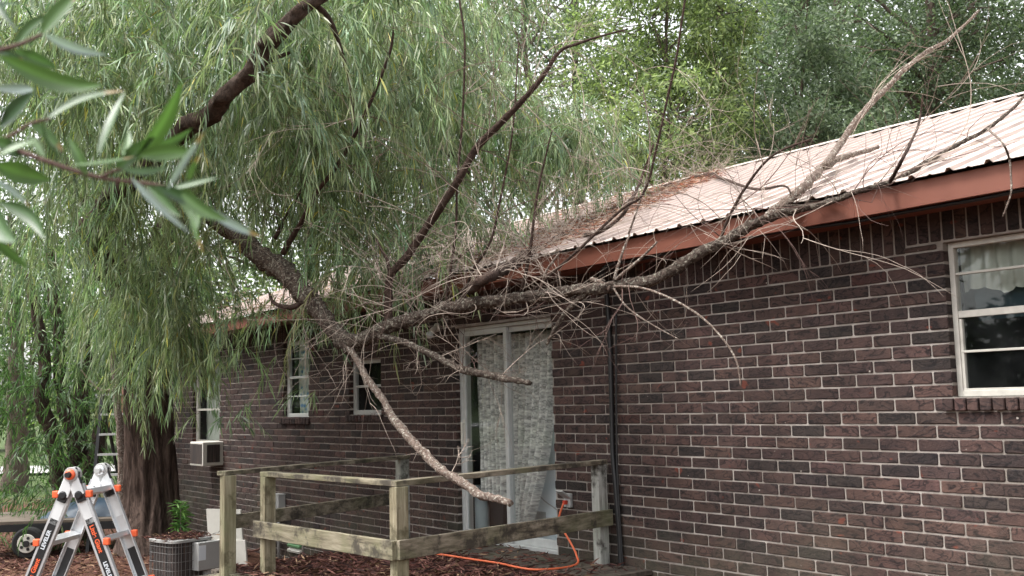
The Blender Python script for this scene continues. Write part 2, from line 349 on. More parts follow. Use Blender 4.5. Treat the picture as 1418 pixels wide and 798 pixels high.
def clipspans(x0, x1, z0, z1):
    sp = [(x0, x1)]
    for (a, b, c, e) in OPEN:
        if min(z1, e)-max(z0, c) > .02:
            ns = []
            for (s, t) in sp:
                if t <= a or s >= b: ns.append((s, t)); continue
                if s < a: ns.append((s, a))
                if t > b: ns.append((b, t))
            sp = ns
    return [q for q in sp if q[1]-q[0] > .03]
nrow = int((SOLD-BZ)/CH)
for r in range(nrow):
    z1 = SOLD-r*CH-g*.5; z0 = z1-CH+g
    x = HX0-(r % 2)*BL/2+random.uniform(-.004, .004)
    while x < HX1:
        a, b = max(x, HX0), min(x+BL, HX1)
        for s, t in clipspans(a, b, z0, z1):
            eo = [v for o in OPEN for v in o[:2]]
            brickbox(s-.003 if (s in eo) else (s+g/2 if s > HX0 else s), t+.003 if (t in eo) else t-g/2, z0, z1)
        x += BL
x = HX0
while x < HX1-.05:      # soldier course under the soffit
    z0 = SOLD+g/2
    wn = WIN['right']
    if wn[0]-.25 < x < wn[1]+.2: z0 = 2.492
    brickbox(x+g/2, x+CH-g/2+random.uniform(-.003, .002), z0, TOPZ)
    x += CH
rwl = WIN['right'][0]-.25   # short course tucked between window head and soldiers
brickbox(rwl, rwl+.21, SOLD+g/2, 2.478)
for nm in ('right', 'w2', 'w3'):  # rowlock sills
    a, b, c, e = WIN[nm]; x = a-.06
    while x < b+.04:
        brickbox(x+.005, x+.072, c-.078, c-.006, y0=-.028); x += CH*.97
bm.build('wall', M['brick'], house, colors=True)
mo = MB()
xc = sorted({HX0+.004, HX1-.004} | {v for o in OPEN for v in o[:2]}); zc = sorted({BZ, TOPZ} | {v for o in OPEN for v in o[2:]})
for i in range(len(xc)-1):
    for j in range(len(zc)-1):
        mx, mz = (xc[i]+xc[i+1])/2, (zc[j]+zc[j+1])/2
        if any(o[0] < mx < o[1] and o[2] < mz < o[3] for o in OPEN): continue
        mo.box((xc[i], .0065, zc[j]), (xc[i+1], .098, zc[j+1]))
mo.build('mortar', M['mortar'], house)
# inner leaf of the wall and the other walls
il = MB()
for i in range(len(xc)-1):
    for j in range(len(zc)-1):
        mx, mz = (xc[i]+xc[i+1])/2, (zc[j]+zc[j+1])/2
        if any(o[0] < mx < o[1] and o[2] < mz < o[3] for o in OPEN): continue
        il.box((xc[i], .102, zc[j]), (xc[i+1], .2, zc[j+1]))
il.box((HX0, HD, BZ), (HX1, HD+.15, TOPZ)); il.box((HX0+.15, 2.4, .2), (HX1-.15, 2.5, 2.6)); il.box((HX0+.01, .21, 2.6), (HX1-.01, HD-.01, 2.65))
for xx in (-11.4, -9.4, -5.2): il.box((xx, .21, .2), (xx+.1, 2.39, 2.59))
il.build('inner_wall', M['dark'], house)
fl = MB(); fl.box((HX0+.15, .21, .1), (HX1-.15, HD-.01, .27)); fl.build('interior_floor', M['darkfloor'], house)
gw = MB()
for X0, X1 in ((HX0, HX0+.14), (HX1-.14, HX1)):
    P = [(X, y, z) for X in (X0, X1) for y, z in ((.102, BZ), (HD, BZ), (HD, TOPZ), (RY, RZ-.12), (.102, TOPZ+.03))]
    gw = MB(); gw.add(P, [(0, 1, 2, 3, 4), (9, 8, 7, 6, 5), (0, 5, 6, 1), (1, 6, 7, 2), (2, 7, 8, 3), (3, 8, 9, 4), (4, 9, 5, 0)], (.05, .03, .028))
    gw.build('gable_wall', M['brick'], house, colors=True)
# roof
RX0, RX1 = -17.25, 1.9; PIT = .2286
prof = []; x = RX0
while x < RX1:
    for dx, h in ((0, 0), (.072, 0), (.088, .007), (.104, 0), (.178, 0), (.192, .019), (.212, .019)): prof.append((x+dx, h))
    x += PIT
rf = MB(); n = len(prof); ny = 9; vs = []
dn = np.array([0, -SL, 1])/math.sqrt(1+SL*SL)
for j in range(ny):
    t = j/(ny-1); y = EY-.045+(RY-EY+.045)*t; z = RZ+(y-RY)*SL
    for (px, h) in prof:
        dz = .004*mnoise.noise(Vector((px*1.2, y*1.1, 3)))
        vs.append((px, y-SL*h*.9, z+h+dz-.002+.03))
rf.add(vs, [(j*n+i, j*n+i+1, (j+1)*n+i+1, (j+1)*n+i) for j in range(ny-1) for i in range(n-1)])
vs = [(px, RY+(HD+.5-RY)*t, RZ+.03+h-(HD+.5-RY)*t*SL) for t in (0, 1) for (px, h) in prof]
rf.add(vs, [(i, i+1, n+i+1, n+i) for i in range(n-1)])

rf.m = [1 if (f[0] % n) % 7 in (6,) and (f[0] < n*ny) else 0 for f in rf.f]  # one side face per major rib gets the painted shade colour
ro = rf.build('roof', [M['roof'], M['rib_shade']], house); so = ro.modifiers.new('sheet', 'SOLIDIFY'); so.thickness = .0025; so.offset = -1
rc = MB(); y1 = .17
rc.add([(RX0, RY-y1, RZ+.058-y1*SL), (RX1, RY-y1, RZ+.058-y1*SL), (RX0, RY, RZ+.062), (RX1, RY, RZ+.062), (RX0, RY+y1, RZ+.058-y1*SL), (RX1, RY+y1, RZ+.058-y1*SL)], [(0, 1, 3, 2), (2, 3, 5, 4)])
so = rc.build('ridge_cap', M['roof'], ro); s2 = so.modifiers.new('sheet', 'SOLIDIFY'); s2.thickness = .004
fa = MB(); joints = [RX0+.03, -14.1, -10.45, -6.8, -3.75, -.1, RX1-.03]
for i in range(6):
    fa.box((joints[i]+.001, EY-.005+.002*(i % 2), 2.655), (joints[i+1]-.001, EY+.02+.002*(i % 2), 2.80))
fa.build('fascia', M['fascia'], house, bevel=.002)
sf = MB(); sf.box((RX0+.04, EY+.024, 2.678), (RX1-.04, .0, 2.69)); sf.box((RX0+.04, EY+.1, 2.664), (RX1-.04, -.006, 2.676)); sf.build('soffit', M['fascia'], house)
ff = MB()
for s_ in (-1, 1):
    for X in (RX0+.03,) if s_ < 0 else (RX1-.03,):
        for pa, pb in (((X, EY, 2.74), (X, RY, RZ-.05)), ((X, HD+.45, 2.74-.1), (X, RY+.01, RZ-.05))): ff = MB(); ff.bar(pa, pb, .03, .14); ff.build('rake_board', M['fascia'], house)

def window(nm, name, bars, fw, curtain=None, mat='alu', midw=.028, yf=.055):
    a, b, c, e = WIN[nm]; fr = MB()
    fr.box((a+.002, yf, c+.002), (a+fw, yf+.05, e-.002)); fr.box((b-fw, yf, c+.002), (b-.002, yf+.05, e-.002))
    fr.box((a+fw, yf, e-fw), (b-fw, yf+.05, e-.002)); fr.box((a+fw, yf, c+.002), (b-fw, yf+.05, c+fw*1.1))
    fo = fr.build('window', M[mat], house, bevel=.003)
    mb = MB()
    for z, t in bars: mb.box((a+fw, yf+.006, z-t/2), (b-fw, yf+.04, z+t/2))
    mb.box((a+fw, yf+.008, c+fw*1.1), (a+fw+.018, yf+.035, (c+e)/2)); mb.box((b-fw-.018, yf+.008, c+fw*1.1), (b-fw, yf+.035, (c+e)/2))
    mb.build('glazing_bar', M[mat], fo, bevel=.002)
    gl = MB(); gl.add([(a+fw-.003, yf+.024, c+fw), (b-fw+.003, yf+.024, c+fw), (b-fw+.003, yf+.024, e-fw+.003), (a+fw-.003, yf+.024, e-fw+.003)], [(0, 1, 2, 3)]); gl.build('pane', M['glass'], fo)
    return fo
def curtain(name, x0, x1, z0, z1, y, mat, parent, amp=.02, wl=.09, ragged=0, shape=None):
    nx, nz = 60, 24; vs = []
    for j in range(nz+1):
        t = j/nz
        for i in range(nx+1):
            s = i/nx; zb = z0+ragged*mnoise.noise(Vector((s*6, 1, 0)))+ragged*.6*mnoise.noise(Vector((s*19, 4, 0)))
            z = z1+(zb-z1)*t
            xa, xb = (x0, x1) if shape is None else shape(t)
            X = xa+(xb-xa)*s
            ph = s*(x1-x0)/wl*6.28+1.2*mnoise.noise(Vector((s*4, t*1.5, 2)))
            vs.append((X, y+amp*math.sin(ph)*(0.6+.4*t)+.01*mnoise.noise(Vector((X*9, z*5, 0))), z))
    m = MB(); m.add(vs, [(j*(nx+1)+i, j*(nx+1)+i+1, (j+1)*(nx+1)+i+1, (j+1)*(nx+1)+i) for j in range(nz) for i in range(nx)])
    return m.build(name, mat, parent, smooth=True)
fw_ = window('right', 'window', [(2.29, .014), (2.05, .04), (1.83, .014), (1.6, .03)], .035, mat='alu_dirty')
curtain('curtain', -3.4, -2.3, 2.19, 2.47, .20, M['cloth'], fw_, ragged=.04)
curtain('blanket', -3.36, -2.3, 2.02, 2.24, .26, M['navy'], fw_, amp=.03, wl=.3)
fw_ = window('w2', 'window', [(2.22, .014), (1.98, .03), (1.74, .014)], .05)
curtain('curtain', -12.6, -11.95, 1.5, 2.4, .2, M['blueflower'], fw_)
fw_ = window('w3', 'window', [(1.82, .026)], .045, mat='grey')
fw_ = window('w1', 'window', [(1.6, .03), (1.13, .03)], .05, mat='alu_dirty'); curtain('blind', -15.9, -14.9, 1.14, 2.33, .2, M['cloth'], fw_, amp=.004, wl=.2)
# sliding door
a, b, c, e = WIN['door']; dr = MB(); f = .035
dr.box((a+.002, .05, c), (a+f, .16, e-.002)); dr.box((b-f, .05, c), (b-.002, .16, e-.002)); dr.box((a+f, .05, e-f), (b-f, .16, e-.002)); dr.box((a+f, .045, c), (b-f, .17, c+.035))
do = dr.build('sliding_door', M['alu'], house, bevel=.003)
def panel(x0, x1, y):
    m = MB(); s = .05; z0, z1 = c+.037, e-f-.002
    m.box((x0, y, z0), (x0+s, y+.03, z1)); m.box((x1-s, y, z0), (x1, y+.03, z1)); m.box((x0+s, y, z1-s), (x1-s, y+.03, z1)); m.box((x0+s, y, z0), (x1-s, y+.03, z0+.075))
    o = m.build('door_panel', M['alu'], do, bevel=.003)
    gmb = MB(); gmb.add([(x0+s-.004, y+.015, z0+.07), (x1-s+.004, y+.015, z0+.07), (x1-s+.004, y+.015, z1-s+.004), (x0+s-.004, y+.015, z1-s+.004)], [(0, 1, 2, 3)]); gmb.build('pane', M['glass'], do)
    return o
mid = atY(703, 600, .07)[0]
p1 = panel(a+f+.002, mid+.03, .055); panel(mid-.03, b-f-.002, .095)
hm = MB(); hz = atY(642, 600, .05)[2]; hm.box((a+f+.012, .018, hz-.11), (a+f+.04, .05, hz+.11)); hm.box((a+f+.008, .045, hz-.13), (a+f+.046, .054, hz+.13)); hm.build('door_handle', M['cream'], do, bevel=.005)
L0 = atY(668, 500, .3)[0]; xA = atY(706, 500, .3)[0]; xB = atY(768, 500, .3)[0]; L1 = atY(702, 500, .3)[0]

curtain('curtain', L0-.02, mid+.05, .68, 2.25, .26, M['lace'], house, amp=.05, wl=.12, shape=lambda t: (L0-.02+.03*t, L1))
curtain('curtain', xA, xB, .42, 2.25, .30, M['lace'], house, amp=.05, wl=.11, shape=lambda t: (xA, xB-(xB-xA)*.66*min(1, t*1.02)**2.3))
X = atY(735, 600, .5)[0]
fz = empty('white_cabinet', (X+.4, .75, .27), 'tall white metal cabinet just inside the glass door behind the lace curtain', 'cabinet')
m = MB(); m.box((X, .5, .27), (X+.75, 1.1, 1.75)); m.build('cabinet_body', M['white'], fz, bevel=.02)
m = MB()
for i in range(9): m.box((X+.03+.02*i, .493, .36), (X+.04+.02*i, .499, .56))
m.build('vent', M['grey'], fz)
m = MB(); pts, rr = smoothpath([(X+.30, .48, 1.45), (X+.22, .47, 1.25), (X+.30, .47, 1.05), (X+.12, .47, .75), (X+.4, .47, .6)], [.006]*5); m.tube(pts, rr, 6); m.build('cord', M['grey'], fz, smooth=True)
X = atY(661, 700, .33)[0]
jg = empty('plastic_jug', (X, .33, .27), 'clear plastic jug standing inside the glass door by its left frame', 'jug')
m = MB(); pr = [(.10, 0), (.12, .03), (.12, .28), (.10, .36), (.05, .44), (.04, .47)]
m.tube([(X, .33, .27+z) for r, z in pr], [r for r, z in pr], 18); m.build('jug_body', M['jug'], jg, smooth=True)
m = MB(); m.cyl((X, .33, .745), (X, .33, .78), .045, n=16); m.build('cap', M['white'], jg)
X = atY(677, 700, .5)[0]
m = MB(); m.box((X, .45, .27), (X+.3, .7, .62)); m.box((X+.02, .47, .625), (X+.28, .68, .66)); tag(m.build('storage_box', M['black'], bevel=.02), 'black box on the floor inside the glass door beside the jug', 'box')
X = atY(645, 600, .75)[0]
m = MB(); m.box((X, .75, .27), (X+.4, .81, 1.15)); m.box((X, .82, .68), (X+.4, 1.2, .74)); m.box((X, 1.16, .27), (X+.06, 1.2, .68)); m.box((X+.34, 1.16, .27), (X+.4, 1.2, .68))
tag(m.build('red_chair', M['red'], bevel=.015), 'red chair with its back to the glass door, seen left of the lace curtain', 'chair')
X = atY(720, 690, .5)[0]
m = MB(); m.box((X, .42, .27), (X+.10, .5, .80)); m.box((X-.03, .40, .8), (X+.13, .52, .83)); tag(m.build('wooden_stand', M['brown'], bevel=.01), 'narrow brown wooden stand inside the door below the right lace curtain', 'stand')
# porch light, vent, boxes
lp = atY(599, 459, -.07); m = MB(); m.cyl((lp[0], 0, lp[2]+.04), (lp[0], -.03, lp[2]+.04), .045, n=16); m.tube([(lp[0], -.03, lp[2]+.04), (lp[0], -.06, lp[2]+.02), (lp[0], -.085, lp[2]-.01)], [.022, .028, .03], 12)
pl = m.build('porch_light', M['cream'], smooth=True); tag(pl, 'small pale bulb lamp on the brick wall left of the glass door', 'lamp')
m = MB(); m.tube([(lp[0], -.085, lp[2]-.012), (lp[0], -.10, lp[2]-.03), (lp[0], -.115, lp[2]-.055), (lp[0], -.12, lp[2]-.07)], [.02, .04, .035, .01], 12); m.build('bulb', M['jug'], pl, smooth=True)
v0 = atY(402, 748, 0); v1 = atY(426, 769, 0)
ve = empty('foundation_vent', (v0[0], 0, v1[2]), 'pale louvred vent with green slats low in the brick wall behind the deck', 'vent')
m = MB(); m.box((v0[0], -.012, v1[2]), (v0[0]+.38, .0, v1[2]+.2)); m.build('vent_frame', M['mortar'], ve)
for i in range(3):
    m = MB(); z = v1[2]+.03+i*.062; m.obox((v0[0]+.19, -.03, z), (.17, 0, 0), (0, .022, .012), (0, -.004, .012)); m.build('slat', M['cream'] if i != 1 else plain('green_slat', (.12, .25, .12)), ve)
mt = atY(386, 698, -.04); mb_ = empty('meter_box', (mt[0], 0, mt[2]-.1), 'small grey electrical box on the brick wall behind the deck railing', 'electrical box')
m = MB(); m.box((mt[0]-.09, -.1, mt[2]-.1), (mt[0]+.12, -.001, mt[2]+.12)); m.box((mt[0]-.1, -.105, mt[2]+.12), (mt[0]+.13, -.001, mt[2]+.13)); m.build('box_body', M['grey'], mb_, bevel=.006)
m = MB(); m.cyl((mt[0]+.02, -.05, -.4), (mt[0]+.02, -.05, mt[2]-.1), .016); m.build('conduit', M['grey'], mb_, smooth=True)
m = MB(); pts, rr = smoothpath([(mt[0]-.05, -.06, mt[2]-.1), (mt[0]-.08, -.1, mt[2]-.35), (mt[0]-.35, -.25, mt[2]-.6), (mt[0]-.9, -.8, .0), atD(300, 770, 11.6)], [.014]*5); m.tube(pts, rr, 8); m.build('flexible_conduit', plain('rusty_conduit', (.13, .06, .045)), mb_, smooth=True)
# outlet with open cover
oc = atY(790, 690, 0); ot = empty('wall_outlet', (oc[0], 0, oc[2]), 'outdoor socket with its grey cover flipped open on the brick wall right of the door', 'socket')
m = MB(); m.box((oc[0]-.055, -.03, oc[2]-.075), (oc[0]+.03, -.001, oc[2]+.04)); m.build('socket_box', M['grey'], ot, bevel=.004)
m = MB(); m.obox((oc[0]+.0, -.075, oc[2]+.035), (.045, 0, 0), (0, .05, -.035), (0, .004, .006)); m.build('cover', M['grey'], ot, bevel=.004)
m = MB(); m.box((oc[0]-.025, -.07, oc[2]-.05), (oc[0]+.0, -.031, oc[2]-.015)); m.build('plug', M['red'], ot, bevel=.005)
# black cable from the eave down the wall + along the soffit
m = MB(); X = -6.34
pts, rr = smoothpath([(X+.42, -.29, 2.655), (X+.25, -.28, 2.62), (X+.05, -.12, 2.58), (X, -.035, 2.45), (X+.005, -.022, 1.8), (X-.005, -.024, 1.2), (X+.03, -.03, .8), (X+.05, -.03, .35), (X+.06, -.03, -.3)], [.02]*9, 6, .2)
m.tube(pts, rr, 8); pts, rr = smoothpath([(X+.1, -.03, 2.3), (X+.06, -.028, 1.5), (X+.05, -.03, .9), (X+.1, -.03, -.2)], [.009]*4, 5); m.tube(pts, rr, 6)
tag(m.build('drop_cable', M['black'], smooth=True), 'thick black cable running from the eave down the brick wall right of the door', 'cable')
m = MB(); pp = [(x, EY+.045+.008*math.sin(x*3), 2.652+.010*math.sin(x*2.3)+.004*math.sin(x*7)) for x in np.arange(-6.0, 1.6, .25)]; pts, rr = smoothpath(pp, [.012]*len(pp), 3); m.tube(pts, rr, 6)
tag(m.build('eave_cable', M['black'], smooth=True), 'thin black cable running along under the rust coloured fascia', 'cable')
# window air conditioner
ac = empty('window_air_conditioner', (-15.4, 0, .85), 'boxy white air conditioner sticking out under the far left window', 'air conditioner')
a0 = atY(263, 618, -.30); m = MB(); ax0, ax1 = a0[0]-.0, a0[0]+.52; az0, az1 = .80, 1.14
m.box((ax0, -.30, az0), (ax1, .02, az1)); m.build('casing', M['cream'], ac, bevel=.012)
m = MB(); m.box((ax0+.03, -.306, az0+.03), (ax1-.03, -.3005, az1-.03)); m.build('rear_grille', M['fins'], ac)
m = MB(); m.box((ax1+.001, -.24, az0+.05), (ax1+.006, -.05, az1-.04)); m.build('side_louvre', M['fins'], ac)
# ================================================================== CONDENSER
cp = atD(250, 760, 11.6); g0 = -.42
co = empty('air_conditioner_unit', (cp[0], cp[1], g0), 'old air conditioning unit with a wire cage and leaves on top beside the willow trunk', 'air conditioner', rz=.25)
cm = Matrix.Translation(co.location) @ Matrix.Rotation(.25, 4, 'Z')
def lw(p, mm=None): return tuple((mm or cm) @ Vector(p))
def rsq(h, r, n=6):
    out = []
    for cx, cy, a0 in ((h-r, h-r, 0), (-h+r, h-r, 90), (-h+r, -h+r, 180), (h-r, -h+r, 270)):
        for i in range(n+1): an = math.radians(a0+90*i/n); out.append((cx+r*math.cos(an), cy+r*math.sin(an)))
    return out
def loft(m, rings):
    n = len(rings[0]); vs = [p for r in rings for p in r]; fs = [(j*n+i, j*n+(i+1) % n, (j+1)*n+(i+1) % n, (j+1)*n+i) for j in range(len(rings)-1) for i in range(n)]
    fs += [tuple(range(n-1, -1, -1)), tuple((len(rings)-1)*n+i for i in range(n))]; m.add(vs, fs)
H = .26; top = .62
m = MB(); loft(m, [[lw((x, y, z)) for x, y in rsq(H-.03, .09)] for z in (.03, top-.03)]); m.build('fins', M['fins'], co)
m = MB(); loft(m, [[lw((x, y, z)) for x, y in rsq(H+.008, .1)] for z in (top-.03, top-.004, top)]); m.build('top_cover', M['grey'], co, bevel=.003); m = MB(); loft(m, [[lw((x, y, z)) for x, y in rsq(H+.005, .1)] for z in (0, .035)]); m.build('base_pan', M['grey'], co)
m = MB(); rr_ = rsq(H, .1, 5)
for z in (.12, .21, .30, .39, .48, .55):
    pts = [lw((x, y, z)) for x, y in rr_]+[lw((rr_[0][0], rr_[0][1], z))]; m.tube(pts, [.0028]*len(pts), 5)
per = []
for i in range(len(rr_)):
    p, q = rr_[i], rr_[(i+1) % len(rr_)]; L = math.hypot(q[0]-p[0], q[1]-p[1]); k_ = max(1, round(L/.052)); per += [(p[0]+(q[0]-p[0])*j/k_, p[1]+(q[1]-p[1])*j/k_) for j in range(k_)]
for x, y in per: m.cyl(lw((x, y, .03)), lw((x, y, top-.03)), .0028, n=5)
m.build('wire_cage', plain('cage_wire', (.13, .125, .12), .6), co)
m = MB(); m.box((0, 0, 0), (1, 1, 1)); 
m = MB(); c3 = lw((H+.03, .13, .43)); ex = np.array(lw((1, 0, 0)))-np.array(lw((0, 0, 0))); ey = np.array(lw((0, 1, 0)))-np.array(lw((0, 0, 0)))
m.obox(c3, ex*.06, ey*.14, (0, 0, .15)); b1 = m.build('control_box', M['grey'], co, bevel=.008)
m = MB(); m.obox(lw((H+.0905, .04, .47)), ex*.001, ey*.045, (0, 0, .08)); m.build('rating_plate', M['white'], b1)
m = MB(); m.obox(lw((H+.02, .18, .14)), ex*.04, ey*.05, (0, 0, .14)); m.build('corner_post', M['grey'], co)
def leafset(n, fpos, pal, ws, L, W, mat, name, parent=None, flat=.25):
    B = np.array([fpos() for _ in range(n)]); a = rng.uniform(0, 6.28, n); dd = np.stack([np.cos(a), np.sin(a), rng.normal(0, flat, n)], 1)
    return leaf_mesh(name, B, dd, rng.uniform(*L, n), rng.uniform(*W, n), palette(n, pal, ws), mat, parent, droop=.05)
DEADP = [(.085, .036, .030), (.14, .068, .055), (.055, .028, .025), (.26, .17, .11), (.032, .019, .018)]; DW = [4, 3, 3, 1, 2]
lo = leafset(900, lambda: lw((rng.uniform(-H, H), rng.normal(0, .13), top+abs(rng.normal(0, .015)))), DEADP, DW, (.05, .11), (.006, .014), M['dead'], 'dry_leaves')
tag(lo, 'dry brown willow leaves heaped on top of the air conditioning unit', 'leaves', kind='stuff')
# pale panels leaning by the wall
for (q, dist, w_, h_, lbl) in (((302, 735), 12.3, .52, .82, 'tall pale metal panel leaning behind the corner railing post'), ((311, 765), 12.0, .42, .50, 'short pale metal panel lying low behind the corner railing post')):
    P = atD(*q, dist); m = MB(); zz = -.40+h_/2; m.obox((P[0], P[1]+.1, zz), (w_/2*.8, w_/2*.5, 0), (-.006, .012, 0), (-.10*h_, .0, h_/2)); tag(m.build('metal_panel', M['cream'], bevel=.006), lbl, 'panel')

# ================================================================== DECK AND RAILINGS
DZ = .30
dk = empty('deck', (-7.4, -1.2, -.42), 'low weathered wooden deck outside the sliding door covered in dry leaves', 'deck')
m = MB(); x = -8.52
while x < -6.0:
    z = DZ+random.uniform(-.003, .003); m.box((x, -2.5+random.uniform(-.015, .015), z-.035), (x+.135, -.012, z)); x += .143
m.build('deck_boards', M['deck'], dk, bevel=.004)
m = MB(); m.box((-8.50, -2.46, .12), (-6.03, -2.42, .262)); m.box((-8.50, -2.41, .12), (-8.46, -.05, .262)); m.box((-6.07, -2.41, .12), (-6.03, -.05, .262)); m.build('deck_joist', M['deck'], dk)
m = MB()
for X in (-8.4, -7.4, -6.15):
    for Y in (-2.3, -.6): m = MB(); m.box((X-.045, Y-.045, -.5), (X+.045, Y+.045, .119)); m.build('deck_post', M['deck'], dk)
A = np.array([-8.28, -2.47]); B = np.array([-7.76, -2.36]); C_ = np.array([-6.0, -2.24]); Dd = np.array([-6.33, -.09]); E_ = np.array([-8.82, -.42])
A = atZ(316, 655, 1.09)[:2]; B = atZ(371, 656, 1.09)[:2]; C_ = atZ(552, 669, 1.09)[:2]; Dd = atY(829, 645, -.1)[:2]; E_ = atZ(557, 633, 1.09)[:2]
RG = 'weathered wooden railing around the deck'
def post(m, P, z0, z1, s=.044):
    m.box((P[0]-s, P[1]-s, z0), (P[0]+s, P[1]+s, z1))
def p3(P, z, dx=0, dy=0): return (P[0]+dx, P[1]+dy, z)
r1 = empty('deck_railing', (C_[0], C_[1], -.42), 'mossy wooden deck railing nearest the camera, cornering round a pale square post', 'railing')
for P, z0, z1, mt_ in ((B, -.45, 1.068, 'wood_z'), (C_, -.45, 1.068, 'wood_z'), (Dd, DZ-.3, 1.085, 'grey_wood')):
    m = MB(); post(m, P, z0, z1, .046); m.build('post', M[mt_], r1, bevel=.004)
m = MB(); m.bar(p3(B, 1.087, -.06), p3(C_, 1.087, -.05), .088, .036); m.build('top_rail', M['wood_x'], r1, bevel=.004)
m = MB(); m.bar(p3(C_, 1.088, .0, -.05), p3(Dd, 1.104, 0, .05), .09, .036); m.build('top_rail', M['wood_y'], r1, bevel=.004)
m = MB(); m.bar(p3(B, .665, -.10, -.066), p3(C_, .665, .05, -.066), .036, .125); m.build('lower_rail', M['wood_x'], r1, bevel=.004)
m = MB(); m.bar(p3(C_, .668, .066, -.05), p3(Dd, .668, .066, .06), .036, .125); m.build('lower_rail', M['wood_y'], r1, bevel=.004)
r2 = empty('deck_railing', (A[0], A[1], -.42), 'mossy wooden railing along the far side of the deck, running back to the brick wall', 'railing')
for P, z0, mt_ in ((A, -.4, 'wood_z'), (E_, -.4, 'grey_wood')):
    m = MB(); post(m, P, z0, 1.07, .05); m.build('post', M[mt_], r2, bevel=.004)
m = MB(); m.bar(p3(A, 1.089, -.0, -.06), p3(E_, 1.089, 0, .05), .10, .036); m.build('top_rail', M['wood_y'], r2, bevel=.004)
m = MB(); m.bar(p3(A, .70, .0, .052), p3(E_, .70, .0, -.051), .036, .11); m.build('lower_rail', M['wood_y'], r2, bevel=.004)
for i in range(3):
    m = MB(); m.box((A[0]-.16, A[1]-.10-.145*i, DZ-.06), (A[0]+.5, A[1]-.10-.145*i+.135, DZ-.015)); m.build('step_board', M['wood_x'], dk, bevel=.004)
def deckpos():
    x = rng.uniform(-8.45, -6.05); y = rng.uniform(-2.45, -.05) if rng.random() < .12 else -2.45+1.75*rng.random()**.8
    hump = .10*math.exp(-((x+7.2)**2/.9+(y+1.65)**2/.35)); return (x, y, DZ+.004+hump*rng.uniform(.3, 1)+abs(rng.normal(0, .008)))
mm_ = MB(); n_ = 40; vs = []
for j in range(n_+1):
    for i in range(n_+1):
        x = -8.6+2.5*i/n_; y = -2.4+2.25*j/n_; vs.append((x, y, DZ-.004+.085*math.exp(-((x+7.2)**2/.9+(y+1.65)**2/.35))-.012+.01*mnoise.noise(Vector((x*8, y*8, 0)))))
mm_.add(vs, [(j*(n_+1)+i, j*(n_+1)+i+1, (j+1)*(n_+1)+i+1, (j+1)*(n_+1)+i) for j in range(n_) for i in range(n_)])
lit = leafset(14000, deckpos, DEADP, DW, (.05, .12), (.007, .015), M['dead'], 'leaf_litter'); tag(lit, 'drift of dry reddish brown leaves lying on the deck boards', 'leaves', kind='stuff')
mm_.build('litter_mat', M['ground'], lit, smooth=True)
def gpos():
    while True:
        p = atD(rng.uniform(-60, 330), 700, rng.uniform(8, 17)); x, y = p[0], p[1]+rng.uniform(-.5, .5)
        if y < -.1: return (x, y, gz(x, y)+abs(rng.normal(0, .012)))
gl_ = leafset(16000, gpos, DEADP, DW, (.05, .11), (.008, .018), M['dead'], 'ground_litter'); tag(gl_, 'dry reddish brown leaves covering the yard around the willow trunk', 'leaves', kind='stuff')
# orange extension cord
m = MB(); cz = DZ+.03
pts = [(oc[0]-.012, -.07, oc[2]-.04), (oc[0]-.03, -.12, oc[2]-.2)]+[atY(782, 738, -.25), atY(798, 768, -.3), atZ(795, 783, cz), atZ(740, 789, cz+.005), atZ(690, 780, cz+.02), atZ(650, 774, cz+.03), atZ(610, 768, cz+.04), atZ(575, 765, cz+.03)]
pts[0] = (oc[0]-.012, -.07, oc[2]-.04)
pts, rr = smoothpath(pts, [.0085]*len(pts), 8); m.tube(pts, rr, 8)
tag(m.build('extension_cord', plain('orange_cord', (.55, .12, .05), .5), smooth=True), 'orange extension cord running from the wall socket across the deck', 'cord')

